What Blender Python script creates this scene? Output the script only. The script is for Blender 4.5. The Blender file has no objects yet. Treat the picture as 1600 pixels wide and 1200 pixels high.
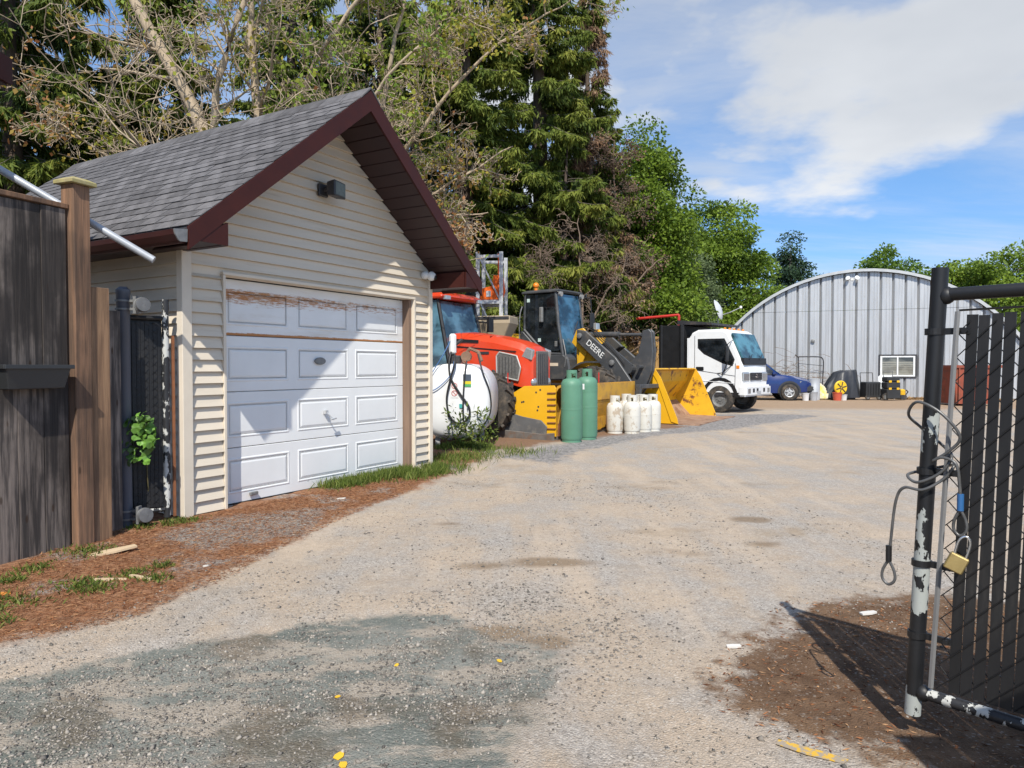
import bpy, bmesh, math, random
import numpy as np
from mathutils import Matrix, Vector, Euler
R = math.radians
random.seed(7)
rng = np.random.default_rng(11)
SC = bpy.context.scene
COL = SC.collection
# ------------------------------------------------------------------ camera
cam = bpy.data.cameras.new('Camera')
cam.sensor_width = 36.0
cam.lens = 36.0 * 1109 / 1600
cam.clip_start = 0.05
cam.clip_end = 2000
camo = bpy.data.objects.new('Camera', cam)
COL.objects.link(camo)
camo.location = (0, 0, 1.4)
camo.rotation_euler = (R(90 - 1.39), 0, 0)
SC.camera = camo
SC.render.resolution_x, SC.render.resolution_y = 1024, 768
SC.view_settings.view_transform = 'Standard'
SC.view_settings.look = 'None'
SC.view_settings.gamma = 1
SC.view_settings.exposure = 0.42
SC.view_settings.use_curve_mapping = False
# ------------------------------------------------------------------ sky and sun
SUN_EL = R(48)
SUN_AZ = Vector((-0.035, -1.0)).normalized()
W = bpy.data.worlds.new('World')
SC.world = W
W.use_nodes = True
wn, wl = W.node_tree.nodes, W.node_tree.links
wn.clear()
def WN(t, **k):
    n = wn.new(t)
    for a, b in k.items():
        setattr(n, a, b)
    return n
sky = WN('ShaderNodeTexSky', sky_type='NISHITA', sun_disc=False)
sky.sun_elevation = SUN_EL
sky.sun_rotation = math.atan2(SUN_AZ.x, SUN_AZ.y)
sky.altitude = 200
sky.air_density = 1.0
sky.dust_density = 0.2
sky.ozone_density = 2.6
tc = WN('ShaderNodeTexCoord')
sep = WN('ShaderNodeSeparateXYZ')
wl.new(tc.outputs['Generated'], sep.inputs[0])
def wmath(op, a, b=None, c=None):
    n = WN('ShaderNodeMath', operation=op)
    for i, v in enumerate((a, b, c)):
        if v is None:
            continue
        if isinstance(v, (int, float)):
            n.inputs[i].default_value = v
        else:
            wl.new(v, n.inputs[i])
    return n.outputs[0]
sv = WN('ShaderNodeCombineXYZ')
wl.new(sep.outputs[0], sv.inputs[0]); wl.new(sep.outputs[1], sv.inputs[1])
wl.new(wmath('ADD', wmath('MULTIPLY', sep.outputs[2], 0.85), 0.13), sv.inputs[2])
svn = WN('ShaderNodeVectorMath', operation='NORMALIZE')
wl.new(sv.outputs[0], svn.inputs[0]); wl.new(svn.outputs[0], sky.inputs[0])
zz = wmath('MAXIMUM', wmath('ADD', sep.outputs[2], 0.16), 0.05)
cx = wmath('DIVIDE', sep.outputs[0], zz)
cy = wmath('DIVIDE', sep.outputs[1], zz)
cmb = WN('ShaderNodeCombineXYZ')
wl.new(cx, cmb.inputs[0]); wl.new(cy, cmb.inputs[1])
def wnoise(vec, scale, detail, rough, loc, sc=(1, 1, 1), dist=0.0):
    m = WN('ShaderNodeMapping')
    m.inputs['Location'].default_value = loc
    m.inputs['Scale'].default_value = sc
    wl.new(vec, m.inputs[0])
    n = WN('ShaderNodeTexNoise')
    n.inputs['Scale'].default_value = scale
    n.inputs['Detail'].default_value = detail
    n.inputs['Roughness'].default_value = rough
    n.inputs['Distortion'].default_value = dist
    wl.new(m.outputs[0], n.inputs['Vector'])
    return n.outputs[0]
def wramp(f, a, b):
    n = WN('ShaderNodeMapRange', interpolation_type='SMOOTHSTEP')
    n.inputs[1].default_value = a; n.inputs[2].default_value = b
    wl.new(f, n.inputs[0])
    return n.outputs[0]
CLOUD_OFF = (10.55, 2.15, 0)
big = wramp(wnoise(cmb.outputs[0], 0.62, 7, 0.56, CLOUD_OFF), 0.525, 0.63)
wisp = wmath('MULTIPLY', wramp(wnoise(cmb.outputs[0], 0.9, 8, 0.62, (9.3, 1.2, 0), (0.55, 1.5, 1), 0.4), 0.38, 0.80), 0.80)
mask = wmath('MAXIMUM', big, wisp)
shade = wramp(wnoise(cmb.outputs[0], 0.8, 5, 0.5, (4.0, 7.9, 0)), 0.35, 0.75)
cr = WN('ShaderNodeMix', data_type='RGBA')
cr.inputs[6].default_value = (4.5, 4.55, 4.6, 1)
cr.inputs[7].default_value = (3.1, 3.25, 3.45, 1)
wl.new(shade, cr.inputs[0])
mx = WN('ShaderNodeMix', data_type='RGBA')
wl.new(wmath('MULTIPLY', mask, 0.93), mx.inputs[0])
hsv = WN('ShaderNodeHueSaturation'); hsv.inputs['Saturation'].default_value = 1.16; hsv.inputs['Value'].default_value = 1.0
wl.new(sky.outputs[0], hsv.inputs['Color']); wl.new(hsv.outputs[0], mx.inputs[6]); wl.new(cr.outputs[2], mx.inputs[7])
bg = WN('ShaderNodeBackground')
bg.inputs['Strength'].default_value = 0.15
wl.new(mx.outputs[2], bg.inputs[0])
wo = WN('ShaderNodeOutputWorld')
wl.new(bg.outputs[0], wo.inputs[0])
sl = bpy.data.lights.new('sun', 'SUN')
sl.energy = 4.2
sl.angle = R(0.53)
sl.color = (1.0, 0.95, 0.86)
so = bpy.data.objects.new('sun', sl)
COL.objects.link(so)
sd = Vector((SUN_AZ.x * math.cos(SUN_EL), SUN_AZ.y * math.cos(SUN_EL), math.sin(SUN_EL)))
so.rotation_euler = (-sd).to_track_quat('-Z', 'Y').to_euler()
so.location = (0, -5, 12)

# ------------------------------------------------------------------ helpers
def tag(o, label=None, cat=None, group=None, kind=None):
    if label: o['label'] = label
    if cat: o['category'] = cat
    if group: o['group'] = group
    if kind: o['kind'] = kind
    return o
def thing(name, label, cat, loc=(0, 0, 0), rz=0.0, group=None):
    o = bpy.data.objects.new(name, None)
    o.empty_display_size = 0.1
    COL.objects.link(o)
    o.location = loc
    o.rotation_euler = (0, 0, rz)
    return tag(o, label, cat, group)
def obj(name, me, parent=None, loc=None, rot=None, scale=None):
    o = bpy.data.objects.new(name, me)
    COL.objects.link(o)
    if parent: o.parent = parent
    if loc is not None: o.location = loc
    if rot is not None: o.rotation_euler = rot
    if scale is not None: o.scale = scale
    return o
class MB:
    def __init__(s):
        s.v = []; s.f = []
    def add(s, vs, fs, M=None):
        b = len(s.v)
        s.v += [tuple((M @ Vector(v)) if M is not None else v) for v in vs]
        s.f += [tuple(i + b for i in f) for f in fs]
        return s
    def box(s, lo, hi, M=None):
        (a, b, c), (d, e, f) = lo, hi
        vs = [(a,b,c),(d,b,c),(d,e,c),(a,e,c),(a,b,f),(d,b,f),(d,e,f),(a,e,f)]
        return s.add(vs, [(0,3,2,1),(4,5,6,7),(0,1,5,4),(1,2,6,5),(2,3,7,6),(3,0,4,7)], M)
    def cbox(s, c, sz, M=None):
        return s.box([c[i]-sz[i]/2 for i in range(3)], [c[i]+sz[i]/2 for i in range(3)], M)
    def prism(s, poly, axis, a, b, M=None, poly2=None):
        n = len(poly)
        def mk(p, t):
            return {'x': (t, p[0], p[1]), 'y': (p[0], t, p[1]), 'z': (p[0], p[1], t)}[axis]
        vs = [mk(p, a) for p in poly] + [mk(p, b) for p in (poly2 or poly)]
        fs = [tuple(range(n)), tuple(range(2*n-1, n-1, -1))]
        fs += [(i, (i+1) % n, n+(i+1) % n, n+i) for i in range(n)]
        return s.add(vs, fs, M)
    def loft(s, rings, closed=True, caps=True, M=None):
        n = len(rings[0]); vs = [p for r in rings for p in r]; fs = []
        for k in range(len(rings)-1):
            for i in range(n if closed else n-1):
                j = (i+1) % n
                fs.append((k*n+i, k*n+j, (k+1)*n+j, (k+1)*n+i))
        if caps:
            fs.append(tuple(range(n-1, -1, -1))); fs.append(tuple((len(rings)-1)*n+i for i in range(n)))
        return s.add(vs, fs, M)
    def tube(s, pts, r, n=8, M=None, caps=True):
        pts = [Vector(p) for p in pts]
        rs = r if isinstance(r, (list, tuple)) else [r]*len(pts)
        rings = []; prev = None
        for i, p in enumerate(pts):
            t = (pts[min(i+1, len(pts)-1)] - pts[max(i-1, 0)]).normalized()
            if prev is None:
                a = t.orthogonal().normalized()
            else:
                a = (prev - t*prev.dot(t))
                a = a.normalized() if a.length > 1e-6 else t.orthogonal().normalized()
            prev = a; b = t.cross(a)
            rings.append([tuple(p + (a*math.cos(q) + b*math.sin(q))*rs[i]) for q in [2*math.pi*k/n for k in range(n)]])
        return s.loft(rings, True, caps, M)
    def lathe(s, prof, n=20, M=None, caps=True):
        rings = [[(r*math.cos(2*math.pi*k/n), r*math.sin(2*math.pi*k/n), z) for k in range(n)] for r, z in prof]
        return s.loft(rings, True, caps, M)
    def ball(s, c, r, n=12, m=8, sc=(1,1,1)):
        prof = [(max(1e-4, math.sin(math.pi*k/m))*r, -math.cos(math.pi*k/m)*r) for k in range(m+1)]
        return s.lathe(prof, n, Matrix.Translation(c) @ Matrix.Diagonal((*sc, 1)))
    def mesh(s, name, mat, bevel=0, smooth=None, seg=1):
        me = bpy.data.meshes.new(name)
        me.from_pydata(s.v, [], s.f)
        bm = bmesh.new(); bm.from_mesh(me)
        bmesh.ops.recalc_face_normals(bm, faces=bm.faces[:])
        if bevel:
            es = [e for e in bm.edges if len(e.link_faces) == 2 and e.calc_face_angle(0) > 0.5]
            try:
                bmesh.ops.bevel(bm, geom=es, offset=bevel, segments=seg, affect='EDGES', clamp_overlap=True)
            except Exception:
                pass
        bm.to_mesh(me); bm.free()
        if mat: me.materials.append(mat)
        if smooth is not None:
            me.shade_smooth(); me.set_sharp_from_angle(angle=R(smooth))
        return me
    def build(s, name, mat, parent=None, bevel=0, smooth=None, seg=1, **k):
        return obj(name, s.mesh(name, mat, bevel, smooth, seg), parent, **k)
def np_mesh(name, V, Fq, mat, attrs=None, smooth=False):
    """fast mesh from numpy arrays; Fq (m,k) polygons of equal size"""
    me = bpy.data.meshes.new(name)
    m, k = Fq.shape
    me.vertices.add(len(V)); me.vertices.foreach_set('co', np.asarray(V, np.float32).ravel())
    me.loops.add(m*k); me.loops.foreach_set('vertex_index', Fq.astype(np.int32).ravel())
    me.polygons.add(m); me.polygons.foreach_set('loop_start', (np.arange(m)*k).astype(np.int32))
    if smooth: me.polygons.foreach_set('use_smooth', np.ones(m, bool))
    me.update(calc_edges=True)
    for nm, arr in (attrs or {}).items():
        a = me.attributes.new(nm, 'FLOAT', 'POINT'); a.data.foreach_set('value', np.asarray(arr, np.float32).ravel())
    if mat: me.materials.append(mat)
    return me
def copy_tree(o, parent=None):
    c = o.copy(); COL.objects.link(c)
    if parent: c.parent = parent
    for ch in list(o.children): copy_tree(ch, c)
    return c
def rotm(ax, deg): return Matrix.Rotation(R(deg), 4, ax)
def tr(*p): return Matrix.Translation(p)

# ------------------------------------------------------------------ materials
class NT:
    def __init__(s, name):
        s.m = bpy.data.materials.new(name); s.m.use_nodes = True
        s.t = s.m.node_tree; s.n = s.t.nodes; s.l = s.t.links
        s.p = s.n['Principled BSDF']
        s._tc = None
    def new(s, t, **k):
        n = s.n.new(t)
        for a, b in k.items(): setattr(n, a, b)
        return n
    def co(s, which='Object'):
        if s._tc is None: s._tc = s.new('ShaderNodeTexCoord')
        return s._tc.outputs[which]
    def set(s, sock, v):
        if isinstance(v, bpy.types.NodeSocket): s.l.new(v, sock)
        elif isinstance(v, (tuple, list)) and len(v) == 3 and sock.type == 'RGBA': sock.default_value = (*v, 1)
        else: sock.default_value = v
    def math(s, op, a, b=0.0, c=0.0, clamp=False):
        n = s.new('ShaderNodeMath', operation=op, use_clamp=clamp)
        for i, v in enumerate((a, b, c)): s.set(n.inputs[i], v)
        return n.outputs[0]
    def noise(s, scale, detail=5, rough=.55, sc=None, loc=None, vec=None, dist=0):
        v = vec or s.co()
        if sc or loc:
            m = s.new('ShaderNodeMapping'); s.l.new(v, m.inputs[0])
            if sc: m.inputs['Scale'].default_value = sc
            if loc: m.inputs['Location'].default_value = loc
            v = m.outputs[0]
        n = s.new('ShaderNodeTexNoise'); s.l.new(v, n.inputs['Vector'])
        n.inputs['Scale'].default_value = scale; n.inputs['Detail'].default_value = detail
        n.inputs['Roughness'].default_value = rough; n.inputs['Distortion'].default_value = dist
        return n.outputs[0]
    def ramp(s, f, a, b, lo=0.0, hi=1.0, smooth=True):
        n = s.new('ShaderNodeMapRange', interpolation_type='SMOOTHSTEP' if smooth else 'LINEAR')
        s.set(n.inputs[0], f)
        for i, v in zip((1, 2, 3, 4), (a, b, lo, hi)): n.inputs[i].default_value = v
        return n.outputs[0]
    def mix(s, f, a, b, mode='MIX'):
        n = s.new('ShaderNodeMix', data_type='RGBA', blend_type=mode)
        s.set(n.inputs[0], f); s.set(n.inputs[6], a); s.set(n.inputs[7], b)
        return n.outputs[2]
    def grey(s, f):
        n = s.new('ShaderNodeCombineColor')
        for i in range(3): s.l.new(f, n.inputs[i])
        return n.outputs[0]
    def scale(s, col, f):
        return s.mix(1.0, col, s.grey(f), 'MULTIPLY')
    def attr(s, name):
        n = s.new('ShaderNodeAttribute', attribute_name=name); return n.outputs['Fac']
    def bump(s, h, strength=.3, dist=.01):
        b = s.new('ShaderNodeBump'); b.inputs['Strength'].default_value = strength; b.inputs['Distance'].default_value = dist
        s.l.new(h, b.inputs['Height']); s.l.new(b.outputs[0], s.p.inputs['Normal'])
    def fin(s, col=None, rough=None, metal=None, spec=None, coat=None):
        if col is not None: s.set(s.p.inputs['Base Color'], col)
        if rough is not None: s.set(s.p.inputs['Roughness'], rough)
        if metal is not None: s.set(s.p.inputs['Metallic'], metal)
        if spec is not None: s.p.inputs['Specular IOR Level'].default_value = spec
        if coat: s.p.inputs['Coat Weight'].default_value = coat; s.p.inputs['Coat Roughness'].default_value = .15
        return s.m
def mat(name, col, rough=.6, metal=0, var=.15, sc=3, stretch=None, bump=.0, bsc=60, dirt=None, damt=.5, dsc=4, dedge=.12, rnd=0, spec=.5, coat=0):
    t = NT(name)
    n = t.noise(sc, 6, .6, stretch)
    c = t.scale(tuple(col), t.ramp(n, .25, .75, 1-var, 1+var, False))
    if dirt:
        d = t.noise(dsc, 9, .68, stretch, (3.1, 1.7, 5.2))
        c = t.mix(t.ramp(d, 1-damt-dedge, 1-damt+dedge), c, tuple(dirt))
    if rnd:
        oi = t.new('ShaderNodeObjectInfo')
        c = t.scale(c, t.ramp(oi.outputs['Random'], 0, 1, 1-rnd, 1+rnd, False))
    if bump: t.bump(t.noise(bsc, 4, .6, stretch), bump, .01)
    return t.fin(c, t.ramp(n, .2, .8, rough*.85, min(1, rough*1.15), False), metal, spec, coat)
def glass_mat(name, col, rough=.05, spec=.8):
    t = NT(name); n = t.noise(1.6, 3, .5, (1, 1, 1.6)); n2 = t.noise(9, 6, .65)
    c = t.scale(tuple(col), t.ramp(n, .38, .62, .30, 1.55))  # broad light and dark tone painted in for reflections and interior shapes
    c = t.mix(t.ramp(n2, .5, .8, 0, .10), c, (.30, .27, .23))
    return t.fin(c, t.ramp(n2, .4, .8, rough, rough+.12), 0, spec)
m_white = mat('white_paint', (.74, .75, .74), .4, dirt=(.42, .38, .32), damt=.33, dsc=2.5, dedge=.2, var=.06)
m_black = mat('black_paint', (.010, .010, .011), .5, var=.3, bump=.05)
m_rubber = mat('rubber', (.028, .026, .024), .85, var=.3, sc=8, dirt=(.14, .11, .08), damt=.42, dsc=7, dedge=.2)
m_steel = mat('galvanised_steel', (.46, .47, .48), .45, .3, var=.2, sc=12)
m_castgrey = mat('cast_grey', (.22, .22, .215), .6, .5, var=.25, sc=20)
m_dark = mat('dark_metal', (.05, .05, .055), .5, .3, var=.3, dirt=(.16, .12, .09), damt=.36)
m_glass = glass_mat('dark_glass', (.012, .015, .018))
m_chrome = mat('chrome', (.7, .7, .7), .18, .9, var=.05)
m_lens = mat('clear_lens', (.40, .41, .41), .12, .5, var=.1, sc=30)
m_amber = mat('amber_lens', (.75, .22, .02), .3, var=.1)
m_red = mat('red_paint', (.5, .03, .02), .45, var=.15)
m_rust = mat('rust', (.20, .075, .03), .9, var=.4, sc=14, bump=.2)
# ------------------------------------------------------------------ ground
def sdist(P, poly):
    """signed distance to polygon (positive inside), P (n,2)"""
    poly = np.array(poly, float); n = len(poly)
    d = np.full(len(P), 1e9); inside = np.zeros(len(P), bool)
    for i in range(n):
        a, b = poly[i], poly[(i+1) % n]; e = b-a
        w = P-a; t = np.clip((w@e)/(e@e), 0, 1)
        d = np.minimum(d, np.linalg.norm(w-t[:, None]*e, axis=1))
        c = ((a[1] <= P[:, 1]) & (b[1] > P[:, 1])) | ((b[1] <= P[:, 1]) & (a[1] > P[:, 1]))
        if e[1] != 0:
            xi = a[0]+(P[:, 1]-a[1])/e[1]*e[0]
            inside ^= c & (P[:, 0] < xi)
    return np.where(inside, d, -d)
def weight(P, poly, soft): return np.clip(.5+sdist(P, poly)/(2*soft), 0, 1)
def vnoise(x, y, s, seed=0):
    """smooth value noise"""
    r = np.random.default_rng(seed).random((256, 256))
    X, Y = x*s+1000, y*s+1000
    i, j = np.floor(X).astype(int), np.floor(Y).astype(int); fx, fy = X-i, Y-j
    fx = fx*fx*(3-2*fx); fy = fy*fy*(3-2*fy)
    g = lambda a, b: r[a % 256, b % 256]
    return (g(i, j)*(1-fx)+g(i+1, j)*fx)*(1-fy)+(g(i, j+1)*(1-fx)+g(i+1, j+1)*fx)*fy
Z_ASPH = [(-6, -4), (-6, 2.0), (-2.6, 3.02), (-2.32, 3.19), (-1.64, 3.60), (-.87, 3.98), (-.37, 4.05), (-.13, 3.69), (.26, 3.52), (.16, 3.05), (.05, 2.7), (-.06, 2.4), (-.3, 1.5), (-.5, -4)]
Z_NEED = [(-9, 1.2), (-2.75, 3.45), (-2.55, 3.66), (-2.17, 3.98), (-2.01, 4.72), (-1.82, 5.57), (-1.66, 6.4), (-1.38, 7.2), (-1.05, 8.2), (-.8, 9.3), (-.45, 10.6), (-.4, 12.2), (-3, 14), (-12, 12)]
Z_DIRT = [(.86, 3.05), (1.0, 3.40), (1.35, 3.75), (1.8, 4.25), (2.5, 4.4), (5, 4.2), (5, .6), (1.6, 2.0), (1.42, 2.5), (1.2, 2.62), (1.0, 2.82)]
Z_MULCH = [(-.3, 12), (.4, 12.6), (.7, 13.3), (1.6, 14.0), (3.3, 16.2), (4.2, 16.6), (3, 20), (-6, 18), (-4, 13)]
Z_GREY = [(.6, 10.2), (1.2, 12.0), (3, 14.6), (5, 16.2), (7.2, 18.6), (9.5, 21), (6, 21), (3, 17), (1, 13.2), (-.2, 10.9)]
Z_TAN = [(9, 24), (30, 22), (40, 40), (0, 40), (2, 22)]
Z_PATCH = [(-2.95, 5.75), (-2.75, 6.45), (-2.3, 6.75), (-1.75, 6.95), (-1.75, 6.0), (-2.1, 5.55), (-2.6, 5.5)]
def stain(P):
    w = np.zeros(len(P))
    for x, y, a, b, s in ((2.21, 6.53, .24, .16, 1), (2.03, 5.67, .22, .14, .75), (.27, 5.03, .42, .16, .9), (-.2, 4.95, .3, .14, .7), (-.55, 6.3, .3, .12, .6), (1.3, 5.4, .5, .2, .5), (-.12, 3.75, .26, .14, 1.0), (.15, 3.62, .2, .12, 1), (-.62, 3.62, .35, .10, .9)):
        d = ((P[:, 0]-x)/a)**2+((P[:, 1]-y)/b)**2
        w = np.maximum(w, s*np.exp(-d))
    return w
Z_GREEN = [(-60, 12), (-7, 12), (-3, 15.5), (2, 22), (6, 27), (9, 34), (9, 60), (300, 60), (300, 400), (-300, 400), (-300, 12)]
def height(x, y):
    near = np.clip(1-(np.hypot(x, y)-8)/30, .15, 1)
    h = (vnoise(x, y, .55, 1)-.5)*.05+(vnoise(x, y, 2.1, 2)-.5)*.016+(vnoise(x, y, 7, 3)-.5)*.006
    h = h*near
    P = np.stack([np.ravel(x), np.ravel(y)], 1)
    a = weight(P, Z_ASPH, .12).reshape(np.shape(x)); n = weight(P, Z_NEED, .35).reshape(np.shape(x))
    h = h*(1-.5*a)-.012*a+n*.02+n*(vnoise(x, y, 14, 5)-.5)*.012
    return h-.012
def grow(a, b, step, lim, g=1.09):
    mid = list(np.arange(a, b+1e-6, step)); s = step; hi = []; lo = []
    x = b
    while x < lim[1]: s *= g; x += s; hi.append(x)
    x = a; s = step
    while x > lim[0]: s *= g; x -= s; lo.append(x)
    return np.array(lo[::-1]+mid+hi)
gx = grow(-4.6, 4.4, .04, (-700, 700)); gy = grow(1.4, 9.0, .04, (-60, 900))
GX, GY = np.meshgrid(gx, gy)
GZ = height(GX, GY)
nx, ny = len(gx), len(gy)
idx = np.arange(nx*ny).reshape(ny, nx)
FQ = np.stack([idx[:-1, :-1], idx[:-1, 1:], idx[1:, 1:], idx[1:, :-1]], -1).reshape(-1, 4)
GP = np.stack([GX.ravel(), GY.ravel()], 1)
def ground_material():
    t = NT('ground_gravel')
    co = t.co('Object')
    n1 = t.noise(1.1, 6, .6); n2 = t.noise(5, 7, .65); n3 = t.noise(22, 6, .7); n4 = t.noise(150, 5, .75)
    def zone(a, amp=.7, lo=.42, hi=.58, n=n2):
        w = t.math('ADD', t.attr(a), t.math('MULTIPLY', t.math('SUBTRACT', n, .5), amp))
        return t.ramp(w, lo, hi)
    vor = t.new('ShaderNodeTexVoronoi'); vor.inputs['Scale'].default_value = 105; t.l.new(co, vor.inputs['Vector'])
    vor2 = t.new('ShaderNodeTexVoronoi'); vor2.inputs['Scale'].default_value = 24; t.l.new(co, vor2.inputs['Vector'])
    stone = t.new('ShaderNodeSeparateColor'); t.l.new(vor.outputs['Color'], stone.inputs[0])
    stone2 = t.new('ShaderNodeSeparateColor'); t.l.new(vor2.outputs['Color'], stone2.inputs[0])
    # compacted tan limestone dust
    base = t.mix(t.ramp(n1, .3, .7), (.432, .348, .265), (.368, .30, .234))
    base = t.mix(t.ramp(n2, .45, .75, 0, .6), base, (.45, .385, .31))
    grav = t.mix(stone.outputs[0], (.20, .19, .18), (.50, .47, .43))
    sp1 = t.ramp(stone.outputs[1], .80, .86)
    base = t.mix(t.math('MULTIPLY', sp1, .32), base, (.16, .145, .13))
    base = t.mix(t.ramp(stone.outputs[2], .88, .94, 0, .38), base, (.60, .56, .50))
    gm = t.ramp(t.math('ADD', t.math('MULTIPLY', n1, .6), t.math('MULTIPLY', t.noise(2.3, 5, .6, None, (4, 2, 0)), .6)), .52, .72)
    base = t.mix(t.math('MULTIPLY', gm, .6), base, grav)
    base = t.mix(t.ramp(t.noise(.75, 4, .5, (1, 1.6, 1), (7.3, 3.1, 0)), .58, .72, 0, .42), base, (.25, .185, .115))
    trk = t.noise(.9, 4, .55, (2.4, .32, 1), (1.5, 0, 0))
    base = t.mix(t.ramp(trk, .50, .66, 0, .55), base, (.49, .395, .30))
    base = t.mix(t.ramp(trk, .47, .36, 0, .45), base, grav)
    base = t.mix(t.math('MULTIPLY', zone('stain', .55, .3, .75), .75), base, (.20, .14, .085))
    # grey gravel strip, tan yard
    base = t.mix(zone('grey', .6), base, t.mix(stone2.outputs[0], (.15, .142, .138), (.34, .32, .30)))
    base = t.mix(zone('tan', .5, .3, .7), base, t.mix(n2, (.30, .20, .125), (.40, .30, .21)))
    # old asphalt, greenish with dust and loose chips
    asp = t.mix(t.ramp(n1, .35, .65), (.125, .138, .122), (.215, .22, .195))
    asp = t.mix(t.ramp(t.noise(2.2, 6, .65, (1, 2.2, 1), (1, 8, 0)), .46, .58), asp, (.34, .295, .24))
    asp = t.mix(t.ramp(t.noise(1.6, 5, .6, None, (5, 5, 0)), .52, .66, 0, .7), asp, (.12, .092, .062))
    asp = t.mix(t.ramp(stone.outputs[1], .72, .95, 0, .45), asp, (.33, .305, .27))
    base = t.mix(zone('asph', .8, .40, .62), base, asp)
    # brown dirt by the gate
    drt = t.mix(t.ramp(n2, .3, .7), (.088, .050, .028), (.175, .108, .064))
    drt = t.mix(t.ramp(stone.outputs[2], .93, .98, 0, .45), drt, (.36, .31, .26))
    base = t.mix(zone('dirt', 1.25, .40, .66), base, drt)
    # rust-coloured needle litter
    ndl = t.mix(t.ramp(n3, .3, .7), (.175, .078, .038), (.33, .175, .098))
    ndl = t.mix(t.ramp(n2, .55, .8, 0, .7), ndl, (.12, .07, .045))
    ndl = t.mix(t.ramp(t.noise(1.5, 6, .65, None, (2, 9, 0)), .52, .64, 0, .9), ndl, t.mix(stone.outputs[0], (.17, .155, .14), (.38, .34, .30)))
    base = t.mix(zone('need', .55, .38, .62), base, ndl)
    base = t.mix(t.math('MULTIPLY', zone('patch', .9, .4, .7), .9), base, t.mix(stone.outputs[0], (.15, .14, .13), (.36, .335, .30)))
    base = t.mix(zone('mulch', .6, .35, .65), base, t.mix(n3, (.16, .085, .05), (.26, .17, .11)))
    base = t.mix(zone('green', .5), base, t.mix(n2, (.04, .06, .02), (.09, .10, .04)))
    base = t.scale(base, t.ramp(n4, .28, .72, .76, 1.24, False))
    base = t.scale(base, t.ramp(n3, .25, .75, .85, 1.15, False))
    h = t.math('ADD', t.math('MULTIPLY', n4, .6), t.math('MULTIPLY', vor.outputs['Distance'], -.9))
    h = t.math('ADD', h, t.math('MULTIPLY', n3, .35))
    t.bump(h, .8, .008)
    return t.fin(base, .95, 0, .2)
gm_ = ground_material()
gme = np_mesh('ground', np.stack([GX.ravel(), GY.ravel(), GZ.ravel()], 1), FQ, gm_, {
    'asph': weight(GP, Z_ASPH, .20), 'patch': weight(GP, Z_PATCH, .3), 'stain': stain(GP), 'need': weight(GP, Z_NEED, .45), 'dirt': weight(GP, Z_DIRT, .42),
    'mulch': weight(GP, Z_MULCH, .6), 'grey': weight(GP, Z_GREY, .8), 'tan': weight(GP, Z_TAN, 3), 'green': weight(GP, Z_GREEN, .8)}, True)
ground = tag(obj('ground', gme), kind='structure')
def gz(x, y): return float(height(np.array([x]), np.array([y]))[0])

# loose stones on the drive (nobody could count them)
def tint_mat(name, cols, rough=.9, transl=0, spec=.3):
    """material whose colour runs through cols along the attribute tint"""
    t = NT(name)
    r = t.new('ShaderNodeValToRGB')
    e = r.color_ramp.elements
    while len(e) < len(cols): e.new(.5)
    for i, c in enumerate(cols):
        e[i].position = i/(len(cols)-1); e[i].color = (*c, 1)
    t.l.new(t.attr('tint'), r.inputs[0])
    t.fin(r.outputs[0], rough, 0, spec)
    if transl:
        tl = t.new('ShaderNodeBsdfTranslucent'); t.l.new(r.outputs[0], tl.inputs[0])
        ms = t.new('ShaderNodeMixShader'); ms.inputs[0].default_value = transl
        out = t.n['Material Output']
        t.l.new(t.p.outputs[0], ms.inputs[1]); t.l.new(tl.outputs[0], ms.inputs[2]); t.l.new(ms.outputs[0], out.inputs[0])
    return t.m
OCT = np.array([(1, 0, 0), (0, 1, 0), (-1, 0, 0), (0, -1, 0), (0, 0, 1), (0, 0, -1)], float)
OCF = np.array([(0, 1, 4), (1, 2, 4), (2, 3, 4), (3, 0, 4), (1, 0, 5), (2, 1, 5), (3, 2, 5), (0, 3, 5)])
def stones(name, P, size, m, label):
    n = len(P)
    s = size[:, None]*np.stack([rng.uniform(.7, 1.3, n), rng.uniform(.6, 1.1, n), rng.uniform(.35, .7, n)], 1)
    V = OCT[None]*s[:, None, :]*rng.uniform(.75, 1.25, (n, 6, 1))
    V += rng.normal(0, .18, V.shape)*size[:, None, None]
    a = rng.uniform(0, 6.283, n); c, q = np.cos(a)[:, None], np.sin(a)[:, None]
    X = V[..., 0]*c-V[..., 1]*q; Y = V[..., 0]*q+V[..., 1]*c
    V = np.stack([X, Y, V[..., 2]], -1)
    z = height(P[:, 0], P[:, 1])
    V += np.stack([P[:, 0], P[:, 1], z+size*.18], 1)[:, None]
    F = (OCF[None]+(np.arange(n)*6)[:, None, None]).reshape(-1, 3)
    tint = np.repeat(rng.random(n), 6)
    return tag(obj(name, np_mesh(name, V.reshape(-1, 3), F, m, {'tint': tint})), label, 'gravel', kind='stuff')
def sample(n, poly, pad=0):
    p = np.array(poly); lo, hi = p.min(0), p.max(0)
    Q = rng.uniform(lo, hi, (n*3, 2)); return Q[sdist(Q, poly) > pad][:n]
m_stone = tint_mat('stone_chips', [(.08, .074, .066), (.16, .145, .128), (.23, .205, .178), (.30, .27, .232), (.41, .37, .32)])
P1 = np.concatenate([sample(15000, [(-2.5, 2.0), (-2.2, 3.1), (-1.2, 3.75), (-.3, 3.95), (.1, 3.4), (-.2, 2.0)]), rng.normal((-.95, 3.1), (.8, .45), (8000, 2)),
                     rng.normal((-.35, 3.85), (.55, .32), (11000, 2)),
                     sample(22000, [(-2.6, 2.1), (-2.2, 6), (-.5, 9), (2.5, 9), (3.6, 4), (1.7, 2.1)])])
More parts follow.
